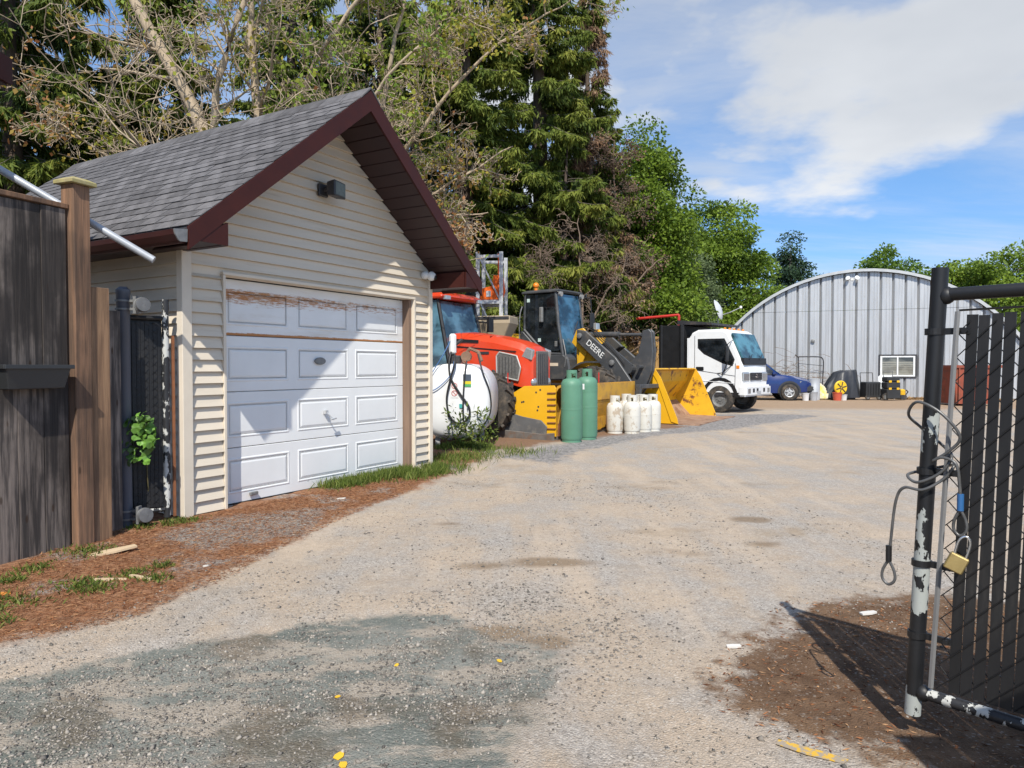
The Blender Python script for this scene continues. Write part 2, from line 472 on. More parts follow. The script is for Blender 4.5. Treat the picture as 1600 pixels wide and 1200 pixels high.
keep = vnoise(P1[:, 0], P1[:, 1], 1.3, 9)*.7+vnoise(P1[:, 0], P1[:, 1], 3.7, 10)*.3+rng.uniform(-.2, .2, len(P1)) > .47
P1 = P1[keep]
sz = rng.gamma(2.6, .0014, len(P1))+.002
stones('gravel', P1, np.minimum(sz, .016), m_stone, 'loose grey stone chips scattered over the gravel drive')
# ------------------------------------------------------------------ garage
m_siding = mat('cream_siding', (.64, .56, .445), .55, var=.07, sc=2, stretch=(.4, 1, 6), dirt=(.42, .33, .22), damt=.28, dsc=3, dedge=.2, bump=.05, bsc=30, rnd=.04)
m_trim = mat('cream_trim', (.67, .59, .475), .5, var=.08)
m_maroon = mat('maroon_metal', (.045, .010, .007), .55, var=.2, sc=6, spec=.25)
m_soffit = mat('brown_soffit', (.035, .014, .013), .5, var=.2)
m_shingle = mat('asphalt_shingle', (.125, .120, .122), .95, var=.35, sc=9, bump=.6, bsc=160, rnd=.27, spec=.15)
m_jamb = mat('weathered_jamb', (.20, .13, .09), .8, var=.3, stretch=(1, 1, .1), sc=12)
m_conc = mat('concrete', (.36, .33, .29), .9, var=.2, bump=.2)
def door_mat(name, rust):
    t = NT(name)
    n = t.noise(2, 6, .6)
    c = t.scale((.76, .765, .75), t.ramp(n, .25, .75, .94, 1.06, False))
    st = t.noise(7, 8, .7, (.55, 1, 3.0), (rust*3, 2, 1))
    c = t.mix(t.ramp(st, .60, .80, 0, .35), c, (.55, .47, .36))
    if rust:
        sp = t.new('ShaderNodeSeparateXYZ'); t.l.new(t.co(), sp.inputs[0])
        # rust sits in a band near the top rail of each panel and along the section joint
        band = t.math('MULTIPLY', t.ramp(sp.outputs[2], .22, .40), t.ramp(sp.outputs[2], .50, .44))
        low = t.ramp(sp.outputs[2], .05, .0)
        rn = t.noise(22, 10, .80, (.35, 1, 2.6))
        k = t.math('ADD', t.math('MULTIPLY', band, .30), t.math('MULTIPLY', low, .62))
        k = t.math('ADD', k, t.math('MULTIPLY', t.ramp(sp.outputs[0], 2.9, 0), .10))
        c = t.mix(t.ramp(t.math('ADD', rn, k), .765, .91), c, (.42, .17, .045))
        c = t.mix(t.math('MULTIPLY', t.ramp(t.noise(3, 6, .7, (.4, 1, 2)), .45, .75), .35), c, (.50, .40, .26))
    return t.fin(c, .42, 0, .5)
m_door_rust = door_mat('door_paint_rusty', 1)
m_door = door_mat('door_paint', 0)
UX, UY = .505, .863
garage = thing('garage', 'small cream sided garage with grey shingle roof and maroon trim', 'garage', (-2.99, 6.47, 0), math.atan2(UY, UX))
GW, GD, HW, SL = 3.72, 5.0, 2.66, .828          # width, depth, wall height, roof slope
AP = HW+SL*GW/2
def gable(u): return HW+SL*min(u, GW-u)
# wall bodies behind the siding
wb = MB()
wb.prism([(0.01, 0), (.45, 0), (.45, 2.28), (3.35, 2.28), (3.35, 0), (GW-.01, 0), (GW-.01, HW-.02), (GW/2, AP-.03), (.01, HW-.02)], 'y', .03, .13)
wb.build('front_wall', m_trim, garage)
wb = MB(); wb.box((.012, .13, 0), (.10, GD, HW-.03)); wb.build('side_wall', m_trim, garage)
wb = MB(); wb.box((GW-.10, .13, 0), (GW-.012, GD, HW-.03)); wb.build('side_wall', m_siding, garage)
wb = MB(); wb.prism([(.10, 0), (GW-.10, 0), (GW-.1, HW-.03), (GW/2, AP-.1), (.1, HW-.03)], 'y', GD-.1, GD-.002); wb.build('back_wall', m_siding, garage)
# siding boards, one by one
def board(u0, u1, z0, z1, clip):
    p = MB(); L = lambda z: max(u0, (z-HW)/SL+.0) if clip and z > HW else u0
    Rr = lambda z: min(u1, GW-(z-HW)/SL) if clip and z > HW else u1
    zt = z1
    if clip and zt > AP-.03: zt = AP-.03
    f0, f1 = -.009, .024
    vs = [(L(z0), f0, z0), (Rr(z0), f0, z0), (Rr(zt), f1, zt), (L(zt), f1, zt), (L(z0), .03, z0), (Rr(z0), .03, z0), (Rr(zt), .03, zt), (L(zt), .03, zt)]
    p.add(vs, [(0, 1, 2, 3), (4, 7, 6, 5), (0, 4, 5, 1), (3, 2, 6, 7), (0, 3, 7, 4), (1, 5, 6, 2)])
    p.build('siding_board', m_siding, garage)
E_ = .1105
k = 0; z = .03
while z < AP-.06:
    z1 = min(z+E_-.005, AP-.03)
    if z < 2.28-.02:
        zz1 = min(z1, 2.27)
        board(.075, .415, z, zz1, False); board(3.385, GW-.055, z, zz1, False)
    else:
        board(.075 if z < HW-.05 else .0, GW-.055 if z < HW-.05 else GW, z, z1, True)
    z += E_
z = .03
while z < HW-.05:                                    # the side that faces the fence
    p = MB(); p.add([(.0-.022, .06, z), (-.022, GD, z), (.008, GD, z+E_-.005), (.008, .06, z+E_-.005), (.012, .06, z), (.012, GD, z), (.012, GD, z+E_-.005), (.012, .06, z+E_-.005)],
                    [(0, 3, 2, 1), (4, 5, 6, 7), (0, 1, 5, 4), (3, 7, 6, 2), (0, 4, 7, 3), (1, 2, 6, 5)])
    p.build('siding_board', m_siding, garage); z += E_
# corner posts, door casing
for u0, u1, z1 in ((-.018, .072, 2.62), (GW-.052, GW+.018, 2.62)):
    MB().box((u0-.012 if u0 < 1 else u0, -.026, .0), (u1, .055, z1)).build('corner_trim', m_trim, garage, bevel=.004)
MB().box((.418, -.014, .0), (.448, .128, 2.282)).build('door_casing', m_trim, garage, bevel=.003)
MB().box((3.352, -.014, .0), (3.382, .03, 2.282)).build('door_casing', m_trim, garage, bevel=.003)
MB().box((.418, -.0145, 2.284), (3.382, .128, 2.314)).build('door_casing', m_trim, garage, bevel=.003)
MB().box((3.30, .034, .0), (3.35, .22, 2.28)).build('door_jamb', m_jamb, garage)
MB().box((.4, -.16, -.12), (3.4, .35, .018)).build('door_sill', m_conc, garage, bevel=.01)
MB().box((.4, .3, 0), (3.4, .32, 2.35)).build('back_lining', m_black, garage)
# sectional door: sections with raised panels
door = MB().box((.452, .19, .02), (3.298, .21, 2.279)).build('garage_door', m_door, garage)
def raised(w, h, ox, oz):
    m = MB(); rings = []
    for ins, d in ((0, .0), (.010, -.005), (.018, -.005), (.030, .002), (.036, .002), (.060, -.005)):
        rings.append([(ox+ins, d, oz+ins), (ox+w-ins, d, oz+ins), (ox+w-ins, d, oz+h-ins), (ox+ins, d, oz+h-ins)])
    m.loft(rings); return m
DW, DH = 2.846, .5625
for r in range(4):
    z0 = .025+r*DH
    mm = m_door_rust if r == 3 else m_door
    sct = MB()
    sct.box((0, 0, .003), (DW, .05, DH-.004))
    s_ = sct.build('door_section', mm, door, bevel=.004, loc=(.452, .14, z0))
    for c in range(3):
        raised(.80, .36, .105+c*.918, .10).build('raised_panel', mm, s_)
# shadow-gap rubber, handle, badge, bottom latch
MB().box((.452, .135, .02), (3.298, .19, .034)).build('weather_strip', m_black, door)
h_ = MB(); h_.box((1.855, .09, .86), (1.895, .138, .90)); h_.tube([(1.875, .10, .88), (1.905, .07, .83), (1.94, .06, .80)], .008); h_.tube([(1.90, .055, .795), (1.985, .06, .805)], .011)
h_.build('handle', m_steel, door, bevel=0, smooth=40)
b_ = MB(); b_.prism([(1.80+.085*math.cos(a)*(1.0), 1.465+.042*math.sin(a)) for a in [k*math.pi/8 for k in range(16)]], 'y', .112, .124); b_.build('badge', m_castgrey, door, bevel=.003)
MB().cbox((.86, .115, .10), (.10, .03, .035)).build('latch', m_castgrey, door, bevel=.006)
MB().cbox((.475, .125, .10), (.045, .02, .10)).build('corner_bracket', m_black, door)
# roof
EO, FO, BO = .35, .60, .20
RT = 4.41                                            # ridge height
def roofz(u): return RT-SL*abs(u-GW/2)
for sgn in (-1, 1):
    e = GW/2+sgn*(GW/2+EO)
    MB().prism([(GW/2, RT-.02), (e, roofz(e)-.02), (e, roofz(e)-.06), (GW/2, RT-.06)], 'y', -FO+.01, GD+BO-.01).build('roof_deck', m_dark, garage)
# single shingles on the visible slope
SLN = math.hypot(1, SL); ang = math.atan(SL)
NC, NP = 20, 24
expo = (GW/2+EO)*SLN/NC; tabw = (FO+GD+BO)/(NP-.5)
sh = MB()
sh.add([(0, 0, .004), (tabw-.012, 0, .004), (tabw-.012, expo*1.02, .002), (0, expo*1.02, .002), (0, 0, .013), (tabw-.012, 0, .013), (tabw-.012, expo*1.02, .006), (0, expo*1.02, .006)],
       [(0, 3, 2, 1), (4, 5, 6, 7), (0, 1, 5, 4), (2, 3, 7, 6), (1, 2, 6, 5), (0, 4, 7, 3)])
shm = sh.mesh('shingle', m_shingle)
rest = MB()
for r in range(NC):
    d = r*expo; u = -EO+d/SLN; zc = roofz(u)-.02
    off = (.5*tabw if r % 2 else 0)
    for c in range(NP):
        y0 = -FO+c*tabw-off; sx = 1.0
        if y0 < -FO-.01: sx = .5; y0 = -FO
        if y0+tabw > GD+BO+.01: sx = .5
        # local x of shingle runs along the ridge, y up the slope
        M = Matrix(((0, math.cos(ang), -math.sin(ang), u), (1, 0, 0, y0), (0, math.sin(ang), math.cos(ang), zc), (0, 0, 0, 1)))
        # keep handedness: mirror along y
        M = Matrix(((0, math.cos(ang), -math.sin(ang), u), (-1, 0, 0, y0+tabw*sx), (0, math.sin(ang), math.cos(ang), zc), (0, 0, 0, 1)))
        ML = M @ Matrix.Diagonal((sx, 1, 1, 1)) @ rotm('Z', random.uniform(-.35, .35)) @ tr(0, random.uniform(-.004, .004), random.uniform(0, .005))
        if c < 15:
            o = obj('shingle', shm, garage); o.matrix_local = ML
        else:
            rest.add(sh.v, sh.f, ML)
o = rest.build('far_shingles', m_shingle, garage); o['kind'] = 'stuff'
rs = MB()
for r in range(NC):
    d = r*expo; u0 = GW+EO-d/SLN; u1 = GW+EO-(d+expo*1.02)/SLN
    for c in range(NP):
        y0 = -FO+c*tabw; y1 = min(y0+tabw-.008, GD+BO)
        zt = roofz(u0)-.02
        rs.add([(u0, y0, zt+.004), (u0, y1, zt+.004), (u0+.01, y1, zt+.018), (u0+.01, y0, zt+.018), (u1, y0, roofz(u1)-.012), (u1, y1, roofz(u1)-.012)], [(0, 1, 2, 3), (3, 2, 5, 4)])
o = rs.build('shingle_courses', m_shingle, garage); o['kind'] = 'stuff'
for c in range(18):
    y0 = -FO-.01+c*.325
    MB().prism([(GW/2-.15, RT-.15*SL-.012), (GW/2, RT+.004), (GW/2+.15, RT-.15*SL-.012), (GW/2+.15, RT-.15*SL+.004), (GW/2, RT+.022), (GW/2-.15, RT-.15*SL+.004)], 'y', y0, y0+.318).build('ridge_cap', m_shingle, garage)
# rake fascia, soffit panels, eave boxes, gutter
for sgn in (-1, 1):
    e = GW/2+sgn*(GW/2+EO+.012)
    for y0, y1, nm in ((-FO-.006, -FO+.022, 'rake_fascia'), (GD+BO-.02, GD+BO+.006, 'rake_fascia')):
        MB().prism([(GW/2, RT-.016), (e, roofz(e)-.016), (e, roofz(e)-.205), (GW/2, RT-.235)], 'y', y0, y1).build(nm, m_maroon, garage)
    # rake soffit: separate ribbed panels following the slope
    npan = 17
    for k in range(npan):
        ua = GW/2+sgn*k*(GW/2+EO-.05)/npan; ub = GW/2+sgn*((k+1)*(GW/2+EO-.05)/npan-.010)
        MB().prism([(ua, roofz(ua)-.215), (ub, roofz(ub)-.215), (ub, roofz(ub)-.203), (ua, roofz(ua)-.200)], 'y', -FO+.024, .0).build('soffit_panel', m_soffit, garage)
    e0 = GW/2+sgn*GW/2; e1 = GW/2+sgn*(GW/2+EO)
    lo, hi = min(e0+sgn*.02, e1), max(e0+sgn*.02, e1)
    zb = roofz(e1)-.125
    MB().box((lo, -FO+.024, zb), (hi, GD+BO-.03, zb+.012)).build('eave_soffit', m_soffit, garage)
    MB().box((e1-.012, -FO+.024, zb-.004), (e1+.012, GD+BO-.03, roofz(e1)-.05)).build('eave_fascia', m_maroon, garage)
    # boxed return closing the eave on the gable side
    MB().prism([(e1+sgn*.014, zb-.006), (e0-sgn*.02, zb-.006), (e0-sgn*.02, roofz(e0-sgn*.02)-.238), (e1+sgn*.014, roofz(e1)-.125)], 'y', -FO-.002, -FO+.020).build('eave_return', m_maroon, garage)
    MB().prism([(e0-sgn*.02, zb-.006), (e0-sgn*.035, zb-.006), (e0-sgn*.035, roofz(e0-sgn*.02)-.238), (e0-sgn*.02, roofz(e0-sgn*.02)-.238)], 'y', -FO+.022, -.004).build('eave_return', m_maroon, garage)
    MB().box((min(e0-sgn*.02, e0+sgn*.018), -FO+.0245, zb-.005), (max(e0-sgn*.02, e0+sgn*.018), -.018, zb+.007)).build('eave_soffit', m_soffit, garage)
ge = -EO; gzr = roofz(ge)-.05
g = MB(); prof = [(0, 0), (-.005, -.105), (-.07, -.110), (-.085, -.10), (-.115, -.055), (-.125, -.015), (-.115, -.012), (-.105, -.05), (-.075, -.095), (-.062, -.118), (-.016, -.115), (-.012, 0)]
g.prism([(ge-.014+a, gzr+b) for a, b in prof], 'y', -FO+.02, GD+BO-.03); g.build('gutter', m_maroon, garage)
g = MB(); g.prism([(ge-.014+a, gzr+b) for a, b in prof[:6]], 'y', -FO+.006, -FO+.0195); g.build('gutter_end', m_castgrey, garage)

# fittings fixed to the gable wall
gm2 = garage.matrix_basis
def at_g(u, v, z): return tuple(Matrix.Translation(garage.location) @ rotm('Z', math.degrees(math.atan2(UY, UX))) @ Vector((u, v, z)))
GRZ = math.atan2(UY, UX)
fl = thing('floodlight', 'dark square floodlight mounted high on the cream gable wall', 'light', at_g(1.72, -.02, 3.36), GRZ)
fl.scale = (1.05, 1.05, 1.05)
MB().cbox((0, .0, 0), (.13, .04, .13)).build('wall_plate', m_dark, fl, bevel=.008)
MB().tube([(0, -.01, 0), (.01, -.09, .02)], .02).build('arm', m_dark, fl)
MB().prism([(-.10, -.085), (.13, -.085), (.13, .085), (-.10, .085)], 'y', -.20, -.09, rotm('Z', 14), [(-.08, -.07), (.11, -.07), (.11, .07), (-.08, .07)]).build('housing', m_dark, fl, bevel=.01)
MB().prism([(-.08, -.066), (.11, -.066), (.11, .066), (-.08, .066)], 'y', -.206, -.199, rotm('Z', 14)).build('lens', mat('flood_lens', (.16, .19, .18), .15, var=.2, sc=20), fl)
scm = thing('security_camera', 'white dome security camera at the right end of the gable wall', 'camera', at_g(3.55, -.015, 2.62), GRZ)
MB().lathe([(.05, 0), (.055, .02), (.05, .06), (.03, .085)], 14, rotm('X', 90)).build('base', m_white, scm, smooth=40)
MB().ball((.03, -.11, -.012), .062, 14, 10).build('housing', m_white, scm, smooth=60)
MB().ball((.045, -.152, -.03), .032, 12, 8).build('lens', m_black, scm, smooth=60)
# ------------------------------------------------------------------ left side: fence, posts, pipe, neighbour's eave
def wood_mat(name, a, b, dark=.35, streak=True):
    t = NT(name)
    n = t.noise(9, 7, .65, (3, 3, .16)); n2 = t.noise(2.2, 5, .6, (1, 1, .5), (5, 1, 2)); g = t.noise(60, 4, .6, (3, 3, .05))
    oi = t.new('ShaderNodeObjectInfo')
    c = t.mix(t.ramp(n, .38, .60), tuple(a), tuple(b))
    c = t.mix(t.math('MULTIPLY', t.ramp(n2, .42, .60), dark), c, (.028, .024, .022))
    kv = t.new('ShaderNodeTexVoronoi'); kv.inputs['Scale'].default_value = 3.2; mp = t.new('ShaderNodeMapping'); mp.inputs['Scale'].default_value = (2.2, 2.2, .8)
    t.l.new(t.co(), mp.inputs[0]); t.l.new(mp.outputs[0], kv.inputs['Vector'])
    c = t.mix(t.ramp(kv.outputs['Distance'], .10, .05, 0, .7), c, (.04, .022, .012))
    c = t.scale(c, t.ramp(g, .3, .7, .78, 1.2, False))
    c = t.scale(c, t.ramp(oi.outputs['Random'], 0, 1, .82, 1.22, False))
    t.bump(g, .4, .006)
    return t.fin(c, .85, 0, .25)
m_wgrey = wood_mat('weathered_wood_grey', (.20, .165, .14), (.055, .047, .043), .85)
m_wtan = wood_mat('weathered_wood_tan', (.33, .20, .115), (.21, .125, .075), .3)
m_wpost = wood_mat('post_wood', (.23, .13, .078), (.14, .085, .055), .45)
FP = Vector((-3.385, 5.53, 0)); FD = Vector((.37, .93, 0)).normalized(); FN = Vector((.93, -.37, 0)).normalized()
frz = math.atan2(FD.y, FD.x)
fence = thing('board_fence', 'tall weathered grey board fence with a square post at its end', 'fence', (FP.x, FP.y, 0), frz)
# local x runs along the fence (away from the camera), local -y faces the drive
bw = .190
for k in range(11):
    x1 = -.085-k*(bw+.004); tp = 2.60-.003*k
    p = MB(); p.box((x1-bw, -.014+random.choice((-.011, 0, .006)), -.03), (x1, .012, tp))
    o = p.build('fence_board', m_wgrey, fence, bevel=.003)
    o.rotation_euler = (random.uniform(-.004, .004), random.uniform(-.003, .003), 0)
for z_ in (.35, 1.35, 2.35): MB().box((-2.3, .014, z_), (-.08, .05, z_+.09)).build('back_rail', m_wgrey, fence)
MB().box((-2.3, -.03, 2.605), (-.072, .045, 2.642)).build('cap_rail', m_wpost, fence, bevel=.004)
pst = MB().box((-.070, -.075, -.1), (.070, .065, 2.80)).build('fence_post', m_wpost, fence, bevel=.006)
m_cap = mat('mossy_cap', (.33, .28, .15), .9, var=.3, sc=12, dirt=(.30, .27, .07), damt=.45)
cp = MB(); cp.loft([[(-.105, -.11, 2.80), (.105, -.11, 2.80), (.105, .10, 2.80), (-.105, .10, 2.80)], [(-.105, -.11, 2.83), (.105, -.11, 2.83), (.105, .10, 2.83), (-.105, .10, 2.83)], [(-.06, -.065, 2.853), (.06, -.065, 2.853), (.06, .055, 2.853), (-.06, .055, 2.853)]])
cp.build('post_cap', m_cap, pst, bevel=.004)
p = MB(); p.box((.085, -.05, -.02), (.245, -.028, 2.03)); p.build('fence_board', m_wtan, fence, bevel=.003)['label'] = 'shorter tan board beside the post'
p = MB(); p.box((.25, .00, .05), (.385, .02, 1.86)); p.build('fence_board', m_wgrey, fence, bevel=.003)
# planter hung on the fence
pl = thing('planter_box', 'black plastic trough planter hung on the grey board fence', 'planter', tuple(FP+FD*(-.40)+Vector((0, 0, 1.24))), frz)
m_plastic = mat('black_plastic', (.03, .032, .034), .45, var=.15)
t_ = MB(); t_.loft([[(-.205, -.125, 0), (.205, -.125, 0), (.205, -.022, 0), (-.205, -.022, 0)], [(-.24, -.155, .16), (.24, -.155, .16), (.24, -.020, .16), (-.24, -.020, .16)]]); t_.build('trough', m_plastic, pl, bevel=.006)
r_ = MB(); r_.box((-.255, -.170, .145), (.255, -.156, .175)); r_.box((-.255, -.156, .145), (-.241, -.018, .175)); r_.box((.241, -.156, .145), (.255, -.018, .175)); r_.build('rim', m_plastic, pl, bevel=.003)
# dark round gate post with pipe clamps and rollers
m_pole = mat('slate_pole', (.085, .095, .12), .5, var=.15, sc=4)
gp = thing('gate_post', 'dark slate round gate post between board fence and garage', 'post', (-3.34, 6.11, 0))
MB().lathe([(.054, -.1), (.054, 2.02), (.058, 2.025), (.058, 2.06), (.03, 2.085)], 20).build('pole', m_pole, gp, smooth=40)
for zc in (.12, 1.93):
    br = MB()
    for dz in (-.035, .035):
        br.lathe([(.058, dz-.008), (.064, dz-.008), (.064, dz+.008), (.058, dz+.008)], 20, tr(0, 0, zc), caps=False)
        br.box((.055, -.02, zc+dz-.01), (.12, .02, zc+dz+.01))
    br.box((.10, -.03, zc-.075), (.125, .03, zc+.075)); br.build('roller_bracket', m_castgrey, gp)
    rl = MB(); rl.lathe([(.02, -.03), (.06, -.028), (.066, -.012), (.042, 0), (.066, .012), (.06, .028), (.02, .03)], 18, tr(.175, -.02, zc) @ rotm('Z', 50) @ rotm('X', 84)); rl.tube([(.11, 0, zc), (.21, -.02, zc)], .014)
    rl.build('roller_wheel', mat('dull_zinc', (.15, .15, .15), .6, .4, var=.25, sc=20), gp, smooth=35)
# narrow black slatted panel between the post and the garage
def peel_mat(name, base, under, amt, sc=9, zlo=None):
    t = NT(name)
    n = t.noise(sc, 9, .6, (1, 1, .55))
    m2 = t.noise(1.6, 3, .5, None, (3, 3, 3))
    f = t.math('ADD', n, t.math('MULTIPLY', t.math('SUBTRACT', m2, .5), .35))
    c = t.scale(tuple(base), t.ramp(t.noise(6, 5, .6), .3, .7, .7, 1.35, False))
    if zlo is not None:
        sp = t.new('ShaderNodeSeparateXYZ'); t.l.new(t.co(), sp.inputs[0])
        w = t.math('MULTIPLY', t.ramp(sp.outputs[2], zlo[0], zlo[1]), t.ramp(sp.outputs[2], zlo[3], zlo[2]))
        w = t.math('ADD', w, t.ramp(sp.outputs[2], .22, .14, 0, 1.3))
        f = t.math('ADD', f, t.math('MULTIPLY', t.math('SUBTRACT', w, .75), .26))
    k = t.ramp(f, 1-amt-.008, 1-amt+.008)
    c = t.mix(t.ramp(f, 1-amt-.05, 1-amt-.02, 0, .8), c, (.008, .008, .009))
    c = t.mix(k, c, tuple(under))
    t.bump(t.math('MULTIPLY', k, -1), .6, .003)
    return t.fin(c, .5, 0, .5)
m_peel = peel_mat('peeling_black_paint', (.009, .0095, .011), (.36, .38, .36), .44, 13, (.40, .55, 1.1, 1.35))
m_peel2 = peel_mat('flaking_black_paint', (.02, .02, .022), (.5, .5, .47), .46, 22)
m_slat = mat('black_slat', (.009, .009, .010), .6, var=.4, sc=6, stretch=(1, 1, .15), dirt=(.03, .028, .026), damt=.34, dsc=14, dedge=.15, rnd=.2)
m_wire = mat('black_wire', (.012, .012, .013), .4, var=.2)
def chain(mb, L, z0, z1, pitch, r, y=0):
    """woven diamonds as thin zigzag wires: one wire per column"""
    n = int(round(L/(pitch/2))); hz = pitch/2
    for k in range(n):
        xa = k*pitch/2; pts = []; j = 0; zc = z0
        while zc < z1+1e-6:
            pts.append((xa+(0 if (j+k) % 2 else pitch/2)*1.02, y+(.004 if j % 2 else -.004), zc)); zc += hz; j += 1
        mb.tube(pts, r, 4, caps=False)
sp_ = thing('slatted_gate_panel', 'narrow black slatted wire panel folded against the garage corner', 'gate panel', (-3.31, 6.18, 0), math.atan2(.20, .235))
MB().lathe([(.03, .05), (.03, 2.00)], 14, tr(.275, 0, 0)).build('end_pole', m_peel2, sp_, smooth=40)
MB().tube([(-.1, 0, 1.83), (.26, 0, 1.83)], .021).build('top_rail', m_black, sp_)
MB().tube([(.0, 0, .12), (.25, 0, .12)], .021).build('bottom_rail', m_peel2, sp_)
MB().box((.325, -.02, .05), (.345, .02, 1.68)).build('flat_bar', m_rust, sp_)
for k in range(7): MB().box((.005+k*.034, .002, .15), (.036+k*.034, .008, 1.80+random.uniform(-.03, .0))).build('slat', m_slat, sp_)
c_ = MB(); chain(c_, .24, .13, 1.8, .072, .0022); c_.build('wire_mesh', m_wire, sp_)
MB().box((.0, .03, .1), (.25, .036, 1.82)).build('backing_sheet', m_black, sp_)
# light metal pipe slanting from the neighbour's side to the garage wall
pipe = tag(MB().tube([(-2.94, 5.85, 2.276), (-4.78, 5.33, 3.44)], .030, 14).build('metal_pipe', mat('pipe_galv', (.38, .40, .43), .4, .2, var=.12, sc=9), smooth=40), 'pale metal pipe slanting down from upper left to the garage eave', 'pipe')
# neighbour's house: only its eave corner reaches into the picture
nb = thing('neighbour_house', 'house with maroon eave just reaching into the upper left corner', 'house', (-6.10, 2.2, .17))
MB().box((-2.2, -3.5, -.2), (1.35, 2.9, 3.45)).build('wall', m_siding, nb)
MB().prism([(-2.6, 5.6), (2.17, 3.62), (2.17, 3.54), (-2.6, 5.5)], 'y', -3.9, 3.4).build('roof', m_shingle, nb)
MB().box((2.172, -3.9, 3.43), (2.20, 3.40, 3.63)).build('fascia', m_maroon, nb)
MB().box((1.36, -3.9, 3.42), (2.17, 3.38, 3.44)).build('soffit', m_soffit, nb)
MB().prism([(-2.6, 5.48), (2.17, 3.53), (2.17, 3.44), (1.36, 3.445), (-2.6, 5.1)], 'y', 3.36, 3.40).build('rake_board', m_maroon, nb)
# ------------------------------------------------------------------ right gate
LEAN = R(2.2)
gd = Vector((.665, -.747, 0)).normalized()
gate = thing('chain_link_gate', 'open black chain link gate with privacy slats at the right edge', 'gate', (1.555, 2.66, .0), math.atan2(gd.y, gd.x))
GR = Matrix.Rotation(.0, 4, 'Z')
# the end post leans a little along the leaf
def gx_(z): return .040*(z-.9)
GL = 2.3
p = MB(); p.tube([(gx_(.06), 0, .075), (gx_(1.9), 0, 1.765)], .0285, 20); p.build('end_post', m_peel, gate, smooth=40)
p = MB(); p.tube([(gx_(1.66)+.02, 0, 1.665), (GL, 0, 1.66)], .024, 16); p.build('top_rail', m_black, gate, smooth=40)
p = MB(); p.tube([(gx_(.16)+.02, 0, .165), (GL, 0, .150)], .022, 16); p.build('bottom_rail', m_peel2, gate, smooth=40)
for zc, xc in ((1.66, gx_(1.66)+.03), (.165, gx_(.165)+.03)): MB().ball((xc, 0, zc), .029, 12, 8, (1.1, 1, 1.1)).build('weld', m_black, gate, smooth=60)
MB().tube([(gx_(1.6)+.074, -.012, 1.60), (gx_(.2)+.060, -.012, .20)], [.010, .010], 6).build('tension_bar', mat('bar_grey', (.26, .26, .26), .5, .4, var=.2), gate)
for zc in (1.53, 1.01, .66, .385):
    b = MB(); xx = gx_(zc)
    b.lathe([(.0295, -.012), (.034, -.012), (.034, .012), (.0295, .012)], 18, tr(xx, 0, zc), caps=False)
    b.box((xx+.028, -.006, zc-.012), (xx+.115, .006, zc+.012)); b.tube([(xx+.10, -.02, zc), (xx+.10, .012, zc)], .010, 8)
    b.build('tension_band', m_black, gate)
pit = .0405; k = 0; x = .086
while x < GL-.05:
    s_ = MB(); w = .0350+random.uniform(-.002, .001)
    s_.box((0, -.003, 0), (w, .003, 1.392+random.uniform(-.012, .008)))
    o = s_.build('slat', m_slat, gate, loc=(x+random.uniform(-.0015, .0015), .0, .20))
    o.rotation_euler = (0, R(1.7)+random.uniform(-.004, .004), 0)
    x += pit
c_ = MB(); n = 0
L = GL-.09
xs = .075
# woven wire: diagonals in both directions, in front of and behind the slats
zt, zb, pv = 1.60, .20, .088
run = .0405*2
def diag(sg):
    m = MB(); c0 = -20
    for c0 in range(-40, 62):
        # line: z = c0*pv + sg * (x-xs)*pv/run
        pts = []
        for st in range(0, 120):
            xx = xs+st*run/2
            if xx > GL: break
            z_ = .2+c0*pv+sg*(xx-xs)*pv/run
            if zb-.001 <= z_ <= zt: pts.append((xx+.04*(z_-.9), -.0085 if sg > 0 else .0085, z_))
        if len(pts) >= 2: m.tube(pts, .0021, 5, caps=False)
    return m
wm = diag(1); w2 = diag(-1); wm.add(w2.v, w2.f)
wm.build('wire_mesh', m_wire, gate)
MB().tube([(xs+.04*.72, 0, 1.605), (GL, 0, 1.62)], .004, 6).build('top_wire', m_wire, gate)
# steel cable with eyes and a brass padlock on the post
m_cable = mat('coated_cable', (.10, .10, .10), .35, .2, var=.3, sc=30)
m_blue = mat('blue_sleeve', (.03, .12, .30), .45, var=.15)
cb = thing('security_cable', 'grey looped steel cable with blue sleeved eyes wound round gate post', 'cable', (1.555, 2.66, .17), math.atan2(gd.y, gd.x))
def spl(P, n=8):
    P = [Vector(p) for p in P]; out = []
    for i in range(len(P)-1):
        a, b, c, d = P[max(i-1, 0)], P[i], P[i+1], P[min(i+2, len(P)-1)]
        for k in range(n):
            t = k/n; out.append(.5*((2*b)+(c-a)*t+(2*a-5*b+4*c-d)*t*t+(3*b-a-3*c+d)*t**3))
    return out+[P[-1]]
path = [(-.105, -.05, .50), (-.10, -.05, .58), (-.085, -.05, .72), (-.055, -.055, .775), (.01, -.055, .775), (.07, -.03, .82), (.10, -.02, .87), (.06, .045, .86), (-.02, .045, .835),
        (-.055, -.02, .82), (-.01, -.052, .80), (.06, -.045, .84), (.095, -.03, .90), (.05, .04, .93), (-.035, .045, 1.00), (-.055, -.02, 1.05), (-.01, -.06, 1.10), (.07, -.06, 1.06), (.125, -.045, .98),
        (.09, -.04, .925), (.04, -.045, .885), (.07, -.05, .90), (.115, -.05, .88), (.128, -.05, .80), (.130, -.05, .735)]
MB().tube(spl(path), .0055, 8).build('cable', m_cable, cb, smooth=60)
